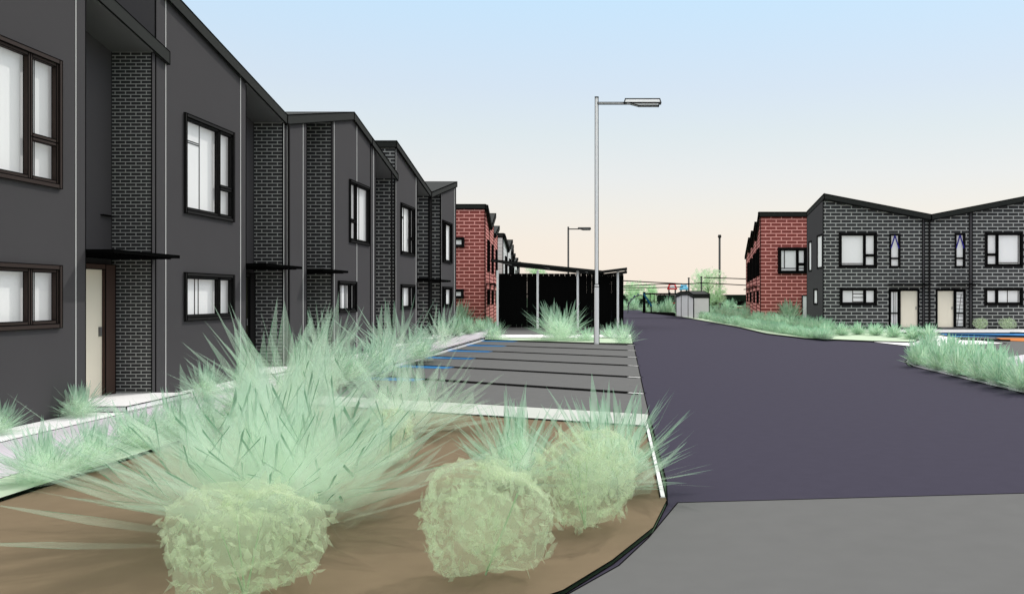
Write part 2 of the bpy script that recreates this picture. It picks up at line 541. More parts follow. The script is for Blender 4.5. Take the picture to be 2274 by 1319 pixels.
# ------------------------------------------------------------------ the dark terrace on the left
XF = -7.84
LF = Fr((XF, 0), (0, 1), (1, 0))
LO, HI = 5.85, 6.95
RD = .66


def ew(Y):
    return max(.010, .00085 * Y)


def brick_end(house, F, s, h0, px, d0=-RD, d1=0.0, z0=0.0):
    """narrow brick wall closing the porch, facing back along the row"""
    k = px / 100
    mb = MB()
    P = [(d0, z0), (d1, z0), (d1, h0), (d0, h0)]
    mb.face([F(s, d, z) for d, z in P], 0, [(d * k, z * k) for d, z in P])
    P2 = [(d0, z0), (d1, z0), (d1, h0), (d0, h0)]
    mb.face([F(s + .11, d, z) for d, z in P2], 0, [(d * k, z * k) for d, z in P2])
    mb.face([F(s, d1, z0), F(s + .11, d1, z0), F(s + .11, d1, h0), F(s, d1, h0)], 2)
    e = ew(s)
    mb.bar(F(s, d1, z0), F(s, d1, h0), e, 1)
    mb.bar(F(s, d0, z0), F(s, d0, h0), e * .7, 1)
    mb.build('brick_wall', ['dbrick', 'line', 'render'], house)


def porch(house, F, s0, s1, soff, leaf='cream', dr=None, canopy=True, step=True, proj=.40, hf=None):
    e = ew((s0 + s1) / 2)
    mb = MB()
    facade(mb, F, s0 - .1, s1 + .1, lambda s: soff, d=-RD, m=0, ends=False)
    mb.build('porch_wall', ['render_dark', 'line'], house)
    if hf:
        pb = MB()
        q = [F(s0 - .05, -RD, hf(s0 - .05) - .02), F(s1 - .01, -RD, hf(s1 - .01) - .02), F(s1 - .01, .03, hf(s1 - .01) - .02), F(s0 - .05, .03, hf(s0 - .05) - .02)]
        pb.hexa([v - Vector((0, 0, .015)) for v in q], q, 0)
        pb.build('added_soffit', ['added_soffit'], house)
    if dr:
        door(F, house, dr[0], dr[1], .10, 2.12, -RD + .03, e, leaf, 'brown' if leaf == 'cream' else 'frame', fw=.085, wide=dr[2] if len(dr) > 2 else 0)
    if canopy:
        cb = MB()
        cb.box(F, s0, s1 + .12, -RD + .01, proj, 2.325, 2.365, 0, e, 0)
        n = int((s1 - s0) / .12)
        for k in range(n):
            cb.box(F, s0 + .05 + k * .12, s0 + .10 + k * .12, -RD + .05, proj - .04, 2.295, 2.325, 0)
        cb.build('canopy', ['black'], house)
    if step:
        sb = MB()
        sb.box(F, s0 - .05, s1 + .06, -RD + .01, .62, .021, .10, 0, e, 1)
        sb.build('step', ['concrete_white', 'line'], house)


def roof_part(house, F, pts, d0=-8.6, d1=.06, e=.02, th=.22):
    mb = MB()
    roof_slab(mb, F, pts, d0, d1, th, 0, e, 1)
    mb.build('roof', ['roof', 'line'], house)


def endwalls(house, F, s0, s1, h, mat='render', px=None, dmax=-8.5, both=True):
    mb = MB()
    k = (px or 100) / 100
    for s in (s0, s1):
        P = [(-.02, 0), (dmax, 0), (dmax, h(s)), (-.02, h(s))]
        mb.face([F(s, d, z) for d, z in P], 0, [(d * k, z * k) for d, z in P])
    mb.face([F(s0, dmax, 0), F(s1, dmax, 0), F(s1, dmax, h(s1)), F(s0, dmax, h(s0))], 0)
    mb.build('party_wall', [mat], house)


def downpipe(house, F, s, z1, Y, d=.06, mat='frame'):
    mb = MB()
    r = max(.03, .0009 * Y)
    mb.tube(F(s, d, .05), F(s, d, z1), r, n=8)
    mb.build('downpipe', [mat], house)


def dark_house(name_label, s0, s1, rp, facs, wins, porches, joints, pipes, endmat='render', endpx=None):
    Hs = thing('terrace_house', name_label, 'house', (XF, (s0 + s1) / 2, 0), 'dark terrace houses on the left')
    h_ = prof(rp)
    h = lambda s: h_(s) - .2
    kinks = [p[0] for p in rp]
    mb = MB()
    e = ew((s0 + s1) / 2)
    for a, b in facs:
        holes = [(w[0], w[1], w[2], w[3]) for w in wins if a <= w[0] and w[1] <= b]
        facade(mb, LF, a, b, h, holes=holes, back=RD, e=e, kinks=kinks, edges='lrb')
    mb.build('wall', ['render', 'line'], Hs)
    roof_part(Hs, LF, rp, e=e)
    endwalls(Hs, LF, min(facs[0][0], s0) - .006, s1 - .02, h, endmat, endpx)
    for w in wins:
        window(LF, Hs, *w[:5], ew(w[0]) * .8, seams=w[5] if len(w) > 5 else (), grey=w[6] if len(w) > 6 else (), mat=w[7] if len(w) > 7 else 'frame')
    for p in porches:
        porch(Hs, LF, p['s0'], p['s1'], h(max(p['s0'], min(p['s1'], p['s0']))) + .0, p.get('leaf', 'cream'), p.get('door'), p.get('canopy', True), p.get('step', True), hf=h)
        brick_end(Hs, LF, p['s1'], h(p['s1']) - .02, FPX / p['s1'])
    for s in joints:
        z = .03
        for w in sorted([w for w in wins if w[0] < s < w[1]], key=lambda w: w[2]):
            joint(LF, Hs, s, z, w[2] - .01, .0011 * s)
            z = w[3] + .01
        joint(LF, Hs, s, z, h(s) - .01, .0011 * s)
    for s in pipes:
        downpipe(Hs, LF, s, h(s), s)
    return Hs


SEAM_U = [(.39, 0, .39, 1), (.0, .755, .39, .755), (.0, .735, .39, .735), (.80, 0, .80, 1)]
SEAM_L = [(.30, 0, .30, 1), (.37, 0, .37, 1)]
zU, zL = (3.17, 4.94), (1.255, 2.115)
hA = dark_house('dark rendered terrace house cut by the picture edge, cream front door beside its wide windows', 9.6, 15.60, [(9.6, HI + .12), (15.72, LO)],
                [(9.6, 13.37)], [(10.72, 12.77, *zU, BIG_LEFT, SEAM_U, [(.8, 1)], 'frame_brown'), (10.72, 12.77, *zL, TWO, [(.0, .35, .40, .05), (.0, .28, .40, .0), (.42, 0, .42, 1), (.80, 0, .80, 1)], [(.8, 1)], 'frame_brown')],
                [dict(s0=13.37, s1=15.23, door=(13.85, 14.86, .20))], [13.13], [])
hB = dark_house('dark rendered terrace house behind the giant grass, olive door, roof stepping up beside its neighbour', 15.45, 21.14, [(15.63, HI), (21.15, LO)],
                [(15.36, 19.0)], [(16.33, 18.38, *zU, BIG_LEFT, SEAM_U, [(.75, 1)]), (16.33, 18.38, *zL, TWO, SEAM_L, [(.72, 1)])],
                [dict(s0=19.0, s1=21.03, leaf='olive', door=(19.55, 20.55, .2))], [15.69, 18.73, 21.09], [])
hC = dark_house('dark rendered terrace house under the first roof peak, narrow window light on the left', 21.18, 28.20, [(21.17, LO), (26.35, HI), (28.21, HI - .40)],
                [(21.15, 22.6), (24.61, 28.20)], [(26.05, 28.1, 3.235, 5.0, BIG_RIGHT, [(.62, 0, .62, 1)], [(.62, 1)]), (25.04, 26.7, *zL, TWO, [(.35, 0, .35, 1), (.55, 0, .55, 1), (.62, 0, .62, 1)])],
                [dict(s0=22.6, s1=24.5, door=(23.0, 23.9))], [21.31, 22.35, 24.72, 26.8], [21.24])
hD = dark_house('narrow dark rendered terrace house, windowless, its roof dropping to the brick parapet', 28.22, 31.24, [(28.22, HI - .405), (31.4, LO)],
                [(28.22, 28.8)], [],
                [dict(s0=28.8, s1=31.15, canopy=False, door=(29.3, 30.2))], [28.55], [30.55])
hE = dark_house('dark rendered terrace house past the brick parapet, its roof falling to the last valley', 31.26, 36.60, [(31.2, HI), (36.75, LO)],
                [(31.26, 34.5)], [(31.97, 34.06, *zU, BIG_LEFT, SEAM_U, ()), (31.97, 34.06, *zL, TWO, SEAM_L, ())],
                [dict(s0=34.5, s1=36.5, door=(35, 35.9))], [31.32, 34.32], [36.72], 'dbrick', FPX / 31.3)
hF = dark_house('dark rendered end house of the terrace, roof rising towards the red brick building', 36.8, 42.3, [(36.8, LO), (42.3, HI)],
                [(36.72, 36.9), (38.91, 42.3)], [(39.2, 41.3, *zU, BIG_RIGHT, (), ()), (39.2, 41.3, *zL, TWO_R, (), ())],
                [dict(s0=36.9, s1=38.8, door=(37.3, 38.2))], [38.97, 41.95], [])
# thin ledges above the porches of the first two houses
for hs, s0, s1, z in ((hA, 14.9, 15.2, 3.0), (hB, 19.9, 20.4, 2.95)):
    mb = MB(); mb.box(LF, s0, s1, -RD, -RD + .06, z, z + .015, 0); mb.build('ledge', ['line'], hs)


# ------------------------------------------------------------------ houses in the rows further off
def row_house(label, group, P0, P1, D, z_near, z_far, wall, front=None, front_w=6.0, z_front=None, wins=True, wallpx=None, depth=7.0, th=.25):
    """house with its street front from P0 to P1; D is the outward side; mono-pitch roof"""
    P0, P1 = Vector((*P0, 0)), Vector((*P1, 0))
    S = (P1 - P0); L = S.length
    F = Fr(P0, S, D)
    Y = (P0.y + P1.y) / 2
    Hs = thing('row_house', label, 'house', P0, group)
    e = ew(Y)
    h = prof([(0, z_near - .22), (L, z_far - .22)])
    px = wallpx or FPX / Y
    mb = MB()
    holes = []
    if wins:
        holes = [(L * .45, L * .45 + 1.8, 3.2, 4.95), (L * .45, L * .45 + 1.8, 1.25, 2.1)]
    facade(mb, F, 0, L, h, holes=holes, m=0, px=px, e=e, edges='lr')
    k = px / 100
    for s in (0.0, L):
        P = [(0, 0), (-depth, 0), (-depth, h(s)), (0, h(s))]
        mb.face([F(s, d, z) for d, z in P], 0, [(d * k, z * k) for d, z in P])
    mb.build('wall', [wall, 'line'], Hs)
    roof_part(Hs, F, [(0, z_near), (L, z_far)], -depth - .1, .15, e, th)
    for w in holes:
        window(F, Hs, *w, BIG_LEFT if w[2] > 2 else TWO, e, proud=.05)
    jb = MB(); jb.box(F, .1, .1 + .0012 * Y, -.01, .008, .03, h(.1), 0); jb.build('joint_strip', ['joint'], Hs)
    cb = MB(); cb.box(F, L * .12, L * .4, .0, .5, 2.4, 2.45, 0); cb.build('canopy', ['black'], Hs)
    return Hs, F


# left: two red houses, a white one and the row behind it
gl = 'houses in the row beyond the dark terrace'
r1, F1 = row_house('red brick house with blank brick end wall standing just past the dark terrace', gl, (-7.86, 51.2), (-8.18, 54.9), (1, 0), EYE + 5.08, EYE + 4.25, 'rbrick')
e1 = ew(51)
FE = Fr((-7.86, 51.17), (1, 0), (0, -1))
mb = MB()
facade(mb, FE, -8.0, 0, lambda s: EYE + 4.87, holes=[(-2.1, -1.15, 4.44, 4.97), (-2.1, -1.18, 1.60, 2.1)], px=FPX / 51.2, m=0, e=e1, edges='lrt')
mb.build('wall', ['rbrick', 'line'], r1)
mb = MB(); mb.box(FE, -8.0, .03, -.3, .05, EYE + 4.88, EYE + 5.12, 0, e1, 1); mb.build('fascia', ['roof', 'line'], r1)
for w in ((-2.1, -1.15, 4.44, 4.97), (-2.1, -1.18, 1.60, 2.1)):
    window(FE, r1, *w, ONE, e1 * .6, d=.06, fw=.10, deep=.02, bd=.045)
row_house('narrow red brick house between the brick end wall and the second red roof peak', gl, (-8.19, 55.0), (-8.72, 60.4), (1, 0), EYE + 4.25, EYE + 5.45, 'rbrick')
row_house('second red brick house, its roof peak touching the white brick house', gl, (-8.75, 60.6), (-9.52, 67.9), (1, 0), EYE + 4.15, EYE + 5.2, 'rbrick')
w1, F2 = row_house('white brick house in the left row beyond the red brick houses', gl, (-9.66, 72.0), (-10.0, 77.0), (1, 0), EYE + 4.9, EYE + 4.2, 'wbrick')
FE2 = Fr((-9.66, 71.97), (1, 0), (0, -1))
mb = MB()
facade(mb, FE2, -6, 0, lambda s: EYE + 4.66, px=FPX / 72, m=0, e=.05, edges='lrt'); mb.build('wall', ['wbrick', 'line'], w1)
mb = MB(); mb.box(FE2, -6, .05, -.3, .06, EYE + 4.67, EYE + 4.95, 0, .05, 1); mb.build('fascia', ['roof', 'line'], w1)
pr = [(-10.0, 77.2), (-10.3, 82.0), (-11.2, 90), (-12.3, 99), (-13.2, 108), (-14.3, 120), (-15.6, 134)]
kinds = ['wbrick', 'render', 'wbrick', 'render', 'wbrick', 'render']
names = ['pale brick house right behind the white brick house front', 'dark house second behind the white brick house front', 'pale brick house third behind the white brick house front',
         'dark house fourth behind the white brick house front', 'pale brick house fifth behind the white brick house front', 'dark house at the far end of the left row']
for i in range(6):
    row_house(names[i], gl, pr[i], pr[i + 1], (1, 0), EYE + 4.0, EYE + 5.05, kinds[i])

# right: red brick row
gr = 'red brick houses in the row on the right'
FR0 = Fr((8.97, 62.0), (1, 0), (0, -1))
pr = [(9.0, 62.0), (9.75, 69.2), (10.75, 78.6), (11.7, 87.6), (13.2, 102)]
labs = ['red brick house facing us beside the dark gabled pair, big window high on its front', 'second red brick house from the front of the right row',
        'third red brick house from the front of the right row', 'fourth red brick house, the farthest seen of the right row']
tops = [5.66, 5.6, 5.6, 5.6]
for i in range(4):
    Hs, Fq = row_house(labs[i], gr, pr[i], pr[i + 1], (-1, 0), EYE + tops[i], EYE + 4.45, 'rbrick', depth=5)
    for k in range(3):
        s = 1.0 + k * 1.6
        window(Fq, Hs, s, s + .9, 3.2, 5.0, ONE, .05, d=.06, proud=.07, bd=.05)
    if i == 0:
        r0 = Hs
mb = MB()
wr = (1.18, 3.09, 1.68 + 52 / 33.06, 1.68 + 109 / 33.06)
facade(mb, FR0, 0, 8, lambda s: EYE + 5.42, d=.03, holes=[wr], px=FPX / 62, m=0, e=.045, edges='lrt'); mb.build('wall', ['rbrick', 'line'], r0)
mb = MB(); mb.box(FR0, -.1, 8, -.3, .12, EYE + 5.38, EYE + 5.68, 0, .05, 1); mb.build('fascia', ['roof', 'line'], r0)
window(FR0, r0, *wr, BIG_LEFT, .045, d=.12, fw=.10, deep=.03, bd=.06, seams=[(.22, .22, .22, .92), (.22, .92, .64, .92), (.64, .2, .64, .92), (.05, .2, .95, .2)])
mb = MB(); mb.box(FR0, 2.80, 3.12, .0, .08, .1, 1.68 + 3 / 33, 0, .06, 1); mb.build('door', ['white', 'line'], r0)

# right: the pair of dark brick houses with the butterfly roof
YR = 48.0
K = FPX / YR
RF = Fr((0, YR), (1, 0), (0, -1))
sx = lambda x: (x - CX) / K
zy = lambda y: EYE + (CY - y) / K
xv = sx(2065)


def gable_house(label, s0, s1, rp, wins, leaf, side, slim, canopy, strip, mirror):
    Hs = thing('terrace_house', label, 'house', ((s0 + s1) / 2, YR, 0), 'dark brick houses on the right')
    h_ = prof(rp); h = lambda s: h_(s) - .26
    e = .038
    mb = MB()
    holes = [w[:4] for w in wins] + [slim, (min(leaf[0], side[0]) - .07, max(leaf[1], side[1]) + .07, .05, leaf[3] + .08)]
    facade(mb, RF, s0, s1, h, holes=holes, px=K, m=0, e=e, edges='lr', rev=.16)
    mb.build('wall', ['dbrick', 'line'], Hs)
    mb = MB()
    lo = [RF(s0, .25, rp[0][1] - .28), RF(s1, .25, rp[1][1] - .28), RF(s1, -8, rp[1][1] - .28 - .9), RF(s0, -4.3, rp[0][1] - .28 - .5)]
    if mirror:
        lo[2] = RF(s1, -8, rp[1][1] - .28 - .5); lo[3] = RF(s0, -8, rp[0][1] - .28 - .9)
    hi = [v + Vector((0, 0, .28)) for v in lo]
    mb.hexa(lo, hi, 0)
    for i in range(4):
        mb.bar(lo[i], lo[(i + 1) % 4], e, 1); mb.bar(hi[i], hi[(i + 1) % 4], e, 1); mb.bar(lo[i], hi[i], e, 1)
    mb.build('roof', ['roof', 'line'], Hs)
    for w in wins:
        window(RF, Hs, *w[:5], e * .8, fw=.075, seams=w[5], grey=w[6] if len(w) > 6 else ())
    f = window(RF, Hs, *slim, [(0, 1, .26, 1), (0, 1, 0, .26)], e * .5, fw=.05)
    nb = MB()
    a, b, z0, z1 = slim
    for u0, v0, u1, v1 in ((.5, .95, .14, .58), (.5, .95, .86, .58)):
        nb.bar(RF(a + u0 * (b - a), .03, z0 + v0 * (z1 - z0)), RF(a + u1 * (b - a), .03, z0 + v1 * (z1 - z0)), .05, 0)
    nb.build('stay', ['navy'], f)
    door(RF, Hs, leaf[0], leaf[1], .08, leaf[3], -.06, e, 'cream', 'frame', fw=.06)
    window(RF, Hs, side[0], side[1], .1, side[3], [(0, 1, .38, 1), (0, 1, 0, .38)], e * .5, d=-.02, fw=.035, seams=[(.45, 0, .45, 1), (.62, 0, .62, 1)] if not mirror else [(.2, v / 10, .9, v / 10) for v in range(1, 10)] + [(.3, .05, .7, .9)])
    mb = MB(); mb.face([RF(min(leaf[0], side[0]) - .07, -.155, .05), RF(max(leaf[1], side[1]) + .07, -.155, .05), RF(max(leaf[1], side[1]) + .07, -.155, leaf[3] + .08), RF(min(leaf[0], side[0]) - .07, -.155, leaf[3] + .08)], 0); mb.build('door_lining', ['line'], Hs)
    mb = MB(); mb.box(RF, canopy[0], canopy[1], .0, .75, zy(633), zy(630.5), 0); mb.build('canopy', ['black'], Hs)
    mb = MB(); mb.box(RF, strip[0], strip[1], -.02, .03, .05, h((strip[0] + strip[1]) / 2), 0, e * .8, 1); mb.build('render_strip', ['render', 'line'], Hs)
    mb = MB(); mb.box(RF, min(leaf[0], side[0]) - .1, max(leaf[1], side[1]) + .1, .0, .9, .035, .09, 0, e, 1); mb.build('step', ['concrete_white', 'line'], Hs)
    return Hs


R1 = gable_house('dark brick house with a grey rendered side wall, left half of the butterfly roof', sx(1828), xv - .01, [(sx(1828), zy(432)), (xv, zy(478))],
                 [(sx(1863), sx(1947), zy(595), zy(518), BIG_LEFT, [(.0, .12, .66, .12)]), (sx(1865), sx(1947), zy(678), zy(640), TWO, [(.36, 0, .36, 1), (.36, .2, .68, .2), (.36, .45, .68, .45), (.36, .65, .68, .65)], [(.05, .36)])],
                 (sx(1999), sx(2038), 0, zy(646)), (sx(1976), sx(1997), 0, zy(646)), (sx(1975), sx(1999), zy(595), zy(520)), (sx(1972), sx(2060)), (sx(2048), sx(2053)), False)
R2 = gable_house('dark brick house cut by the picture edge, right half of the butterfly roof', xv + .01, sx(2302), [(xv, zy(478)), (sx(2302), zy(432))],
                 [(sx(2187), sx(2271), zy(593), zy(517), BIG_RIGHT, [(.3, .12, .9, .12), (.9, 0, .9, 1)]), (sx(2186), sx(2271), zy(678), zy(640), TWO_R, [(.62, 0, .62, 1), (.9, 0, .9, 1)], [(.65, .88)])],
                 (sx(2081), sx(2118), 0, zy(646)), (sx(2121), sx(2143), 0, zy(646)), (sx(2120), sx(2143), zy(595), zy(519)), (sx(2080), sx(2166)), (sx(2152), sx(2159)), True)
downpipe(R1, RF, xv - .06, zy(482), YR, d=.08)
# rendered side wall of the left one
SF = Fr((sx(1828) - .01, YR), (0, 1), (-1, 0))
mb = MB()
sw = [(YR, 0)]
fy = lambda x: FPX * (sx(1828)) / (x - CX) - YR     # distance back along the side wall
wl = [(fy(1826.5), fy(1815), zy(598) + .05, zy(524) + .1), (fy(1803), fy(1796.3), EYE + 1.42, EYE + 3.1), (fy(1816), fy(1807.5), EYE - .42, EYE + .44)]
facade(mb, SF, .006, 4.25, prof([(0, zy(432) - .26), (4.3, zy(432) - .76)]), holes=wl, m=0, e=.03, edges='r', back=.02)
mb.build('side_wall', ['render', 'line'], R1)
for w in wl:
    window(SF, R1, *w, ONE, .02, fw=.06, proud=.01, deep=.02, bd=.03)
mb = MB()
mb.face([RF(sx(1828), -4.26, 0), RF(xv, -8, 0), RF(xv, -8, 4.8), RF(sx(1828), -4.26, 5.9)], 0)
mb.build('back_wall', ['render'], R1)
# low white kerb stones under the houses
# ------------------------------------------------------------------ shelter with black slatted screens
SH = thing('bin_shelter', 'long shelter with black slatted screens, white posts and a shallow folded roof', 'shelter', (-3.4, 48, 0))
Y0, Y1 = 47.8, 53.4
xl, xr = W(1106, 0, Y0).x, W(1383, 0, Y0).x
ZT = EYE + 52 / (FPX / Y0)


def screen(p, q, gap):
    p, q = Vector((*p, 0)), Vector((*q, 0))
    F = Fr(p, q - p, Vector(((q - p).y, -(q - p).x)))
    L = (q - p).length
    mb = MB()
    x = 0.0
    k = 0
    while x < L - .04:
        mb.box(F, x, min(x + .088, L), -.02, .02, .09, ZT, 0)
        x += .088 + (gap if k % 3 == 0 else .002)
        k += 1
    for z in (.25, 1.0, 1.8, 2.6):
        mb.box(F, 0, L, -.05, -.021, z, z + .07, 0)
    mb.build('screen', ['black'], SH)


screen((xl, Y0 + .1), (xr, Y0 + .1), .012)
screen((xr, Y0 + .16), (xr, Y1), .012)
screen((xl, Y1), (xl, Y0 + .16), .012)
screen((xr, Y1 + .05), (xl, Y1 + .05), .02)
for px_ in (1105, 1194, 1283, 1372):
    p = W(px_, 0, Y0)
    mb = MB(); mb.tube((p.x, Y0 - .02, .05), (p.x, Y0 - .02, EYE + 59 / (FPX / Y0)), .06, n=12); mb.build('post', ['steel'], SH)
    mb = MB(); mb.tube((p.x, Y1 + .2, .05), (p.x, Y1 + .2, EYE + 56 / (FPX / Y0)), .055, n=12); mb.build('post', ['steel'], SH)
FRf = Fr((0, Y0), (1, 0), (0, -1))
rpts = [(W(1093, 0, Y0).x, EYE + 1.93), (W(1338, 0, Y0).x, EYE + 1.34), (W(1392, 0, Y0).x, EYE + 1.50)]
for d0, d1 in ((.05, .35), (-(Y1 - Y0) - .6, -(Y1 - Y0) - .1)):
    mb = MB(); roof_slab(mb, FRf, rpts, d0, d1, .11, 0, .03, 1); mb.build('beam', ['roof', 'line'], SH)
rz_ = prof(rpts)
for k in range(4):
    x = rpts[0][0] + .25 + k * 2.2
    mb = MB(); mb.box(FRf, x, x + .07, -(Y1 - Y0) - .1, .05, rz_(x) - .10, rz_(x) - .02, 0); mb.build('rafter', ['roof'], SH)
mb = MB(); mb.box(WORLD, xl + .1, xr - .1, Y0 + .2, Y1 - .1, .035, .06, 0); mb.build('floor_slab', ['pad'], SH)
mb = MB()
for i in range(4):   # bins kept inside
    x = xl + .9 + i * 1.5
    mb.box(WORLD, x, x + .9, Y0 + 2.2, Y0 + 3.2, .07, 1.3, 0)
# (bins are not visible in the photo and are left out)

# ------------------------------------------------------------------ street lamps
def lamp(label, X, Y, arm, thick=1.0, dark=False, e=.03):
    H = 8.75
    L = thing('street_lamp', label, 'street lamp', (X, Y, 0), 'street lamps along the road')
    mat = 'grey_steel' if dark else 'steel'
    mb = MB()
    mb.tube((X, Y, 0), (X, Y, 2.03), .085 * thick, .082 * thick, 16)
    mb.tube((X, Y, 2.12), (X, Y, H), .058 * thick, .05 * thick, 16)
    mb.build('pole', [mat], L)
    mb = MB(); mb.tube((X, Y, 2.03), (X, Y, 2.05), .09 * thick, None, 16, 1); mb.tube((X, Y, 2.05), (X, Y, 2.12), .075 * thick, None, 16)
    mb.tube((X, Y, 2.12), (X, Y, 2.14), .085 * thick, None, 16, 1); mb.build('collar', [mat, 'line'], L)
    # black outline fins running up the pole edges
    mb = MB()
    F = Fr((X, Y), arm, (arm[1], -arm[0]))
    for sgn in (-1, 1):
        w = .058 * thick
        p = Vector((X + sgn * w, Y, 2.1)); q = Vector((X + sgn * w * .9, Y, H))
        mb.bar(p, q, e, 0)
        mb.bar(Vector((X + sgn * .085 * thick, Y, 0)), Vector((X + sgn * .083 * thick, Y, 2.03)), e, 0)
    mb.box(F, -.07 * thick, .07 * thick, -.07 * thick, .07 * thick, H, H + .03, 0)
    mb.build('edge_strip', ['line'], L)
    mb = MB(); mb.box(F, .04, 1.05, -.035, .035, H - .23, H - .17, 0, e * .8, 1); mb.build('arm', [mat, 'line'], L)
    mb = MB()
    zt, zm, zb = H - .06, H - .20, H - .30
    a = [F(.98, -.16, zm), F(2.28, -.16, zm), F(2.28, .16, zm), F(.98, .16, zm)]
    b = [F(1.02, -.12, zt), F(2.24, -.12, zt), F(2.24, .12, zt), F(1.02, .12, zt)]
    mb.hexa(a, b, 0)
    for i in range(4):
        mb.bar(a[i], a[(i + 1) % 4], e, 1); mb.bar(b[i], b[(i + 1) % 4], e, 1); mb.bar(a[i], b[i], e, 1)
    hd = mb.build('lamp_head', [mat, 'line'], L)
    mb = MB()
    a = [F(1.5, -.1, zb), F(2.2, -.1, zb), F(2.2, .1, zb), F(1.5, .1, zb)]
    b = [F(1.22, -.13, zm - .02), F(2.22, -.13, zm - .02), F(2.22, .13, zm - .02), F(1.22, .13, zm - .02)]
    mb.hexa(a, b, 0)
    for i in range(4):
        mb.bar(a[i], a[(i + 1) % 4], e, 1); mb.bar(a[i], b[i], e, 1)
    mb.build('lens', ['white', 'line'], hd)
    return L


lamp('tall white street lamp standing at the near corner of the slatted shelter', W(1325, 0, 32.8).x, 32.8, (1, 0))
lamp('small grey street lamp rising behind the roof of the slatted shelter', W(1262, 0, 93.5).x, 93.5, (1, 0), 1.1, True, .05)
lamp('distant street lamp seen end-on beside the pale translucent tree', W(1598, 0, 107).x, 107, (-.1, -1), 1.5, True, .07)

# ------------------------------------------------------------------ grey shed by the road
SD = thing('storage_shed', 'pale grey shed with a dark clipped gable roof at the road bend', 'shed', (5, 75, 0))
B = [W(1501.6, 703, 80.1), W(1512.7, 705, 76.6), W(1527.8, 708, 72.6), W(1540, 708.5, 71)]
ys = [80, 76.6, 73.6, 71]
xs_ = [4.30, 4.53, 4.90, 5.14]
zt = [1.69, 1.86, 1.88, 1.62]
WX = 1.2
mb = MB()
for i in range(3):
    P = [(xs_[i], ys[i], 0), (xs_[i + 1], ys[i + 1], 0), (xs_[i + 1], ys[i + 1], zt[i + 1]), (xs_[i], ys[i], zt[i])]
    mb.face(P, 0)
    mb.face([(p[0] + WX, p[1], p[2]) for p in P], 0)
for i in (0, 3):
    mb.face([(xs_[i], ys[i], 0), (xs_[i] + WX, ys[i], 0), (xs_[i] + WX, ys[i], zt[i]), (xs_[i], ys[i], zt[i])], 0)
for i in range(4):
    mb.bar((xs_[i], ys[i], 0), (xs_[i], ys[i], zt[i]), .075, 1)
mb.bar((xs_[3] + WX, ys[3], 0), (xs_[3] + WX, ys[3], zt[3]), .06, 1)
mb.build('wall', ['shed', 'line'], SD)
mb = MB()
for i in range(3):
    o = .06
    lo = [Vector((xs_[i] - o, ys[i], zt[i])), Vector((xs_[i + 1] - o, ys[i + 1], zt[i + 1])), Vector((xs_[i + 1] + WX + o, ys[i + 1], zt[i + 1])), Vector((xs_[i] + WX + o, ys[i], zt[i]))]
    hi = [v + Vector((0, 0, .26)) for v in lo]
    mb.hexa(lo, hi, 0)
    for j in range(4):
        mb.bar(lo[j], lo[(j + 1) % 4], .05, 1); mb.bar(hi[j], hi[(j + 1) % 4], .05, 1)
mb.build('roof', ['roof', 'line'], SD)

# ------------------------------------------------------------------ far playground, cables, fence
FC = thing('far_fence', 'long dark boundary fence along the far edge of the park', 'fence', (0, 150, 0))
mb = MB(); mb.box(WORLD, -14, 60, 150, 150.3, 0, 1.95, 0); mb.build('fence_panel', ['hedge'], FC)
mb = MB(); mb.box(WORLD, -14, 60, 149.9, 150.4, 1.95, 2.05, 0); mb.build('capping', ['line'], FC)

SWY = 100.0
sw = thing('swing_frame', 'black swing frame in front of the far playground', 'swing', (W(1445, 0, SWY).x, SWY, 0))
a, b = W(1430, 653, SWY), W(1510, 653, SWY)
mb = MB(); mb.bar(a, b, .16, 0); mb.build('beam', ['line'], sw)
for x, w in ((1430.5, .28), (1487, .2), (1510, .2)):
    for dy in (-.9, .9):
        t = W(x, 652, SWY); mb = MB(); mb.bar(t, Vector((t.x, SWY + dy, 0)), w, 0); mb.build('leg', ['line'], sw)
for x in (1444, 1453, 1466, 1475):
    t = W(x, 654, SWY); mb = MB(); mb.bar(t, Vector((t.x, SWY, .55)), .08, 0); mb.build('chain', ['line'], sw)
for x0, x1 in ((1444, 1453), (1466, 1475)):
    p, q = W(x0, 660, SWY), W(x1, 660, SWY)
    mb = MB(); mb.box(WORLD, p.x - .03, q.x + .03, SWY - .2, SWY + .2, .5, .58, 0); mb.build('seat', ['line'], sw)
# climbing arch and net
ca = thing('climbing_arch', 'grey curved climbing arch with rungs left of the swing', 'climbing frame', (W(1405, 0, 98).x, 98, 0))
mb = MB()
P = [W(*q, 98) for q in ((1394, 686), (1396, 676), (1401, 668), (1408, 661), (1416, 657), (1424, 656))]
P[0].z = 0
for dy in (-.5, .5):
    for u, v in zip(P, P[1:]):
        mb.bar(u + Vector((0, dy, 0)), v + Vector((0, dy, 0)), .12, 0)
mb.build('rail', ['grey_steel'], ca)
for u in P[:-1]:
    for f in (0, .5):
        mb = MB(); mb.bar(u + Vector((.1 * f, -.5, .3 * f)), u + Vector((.1 * f, .5, .3 * f)), .12, 0); mb.build('rung', ['navy'], ca)
sl = thing('slide', 'dark teal slide running down from the swing frame post', 'slide', (W(1440, 0, 96).x, 96, 0))
mb = MB()
p, q = W(1430, 656, 96), W(1446, 681, 96)
for dy in (-.35, .35):
    mb.bar(p + Vector((0, dy, .1)), q + Vector((0, dy, .1)), .18, 0)
mb.hexa([p + Vector((0, -.35, -.05)), q + Vector((0, -.35, -.05)), q + Vector((0, .35, -.05)), p + Vector((0, .35, -.05))],
        [p + Vector((0, -.35, .02)), q + Vector((0, -.35, .02)), q + Vector((0, .35, .02)), p + Vector((0, .35, .02))], 0)
mb.build('chute', ['teal'], sl)
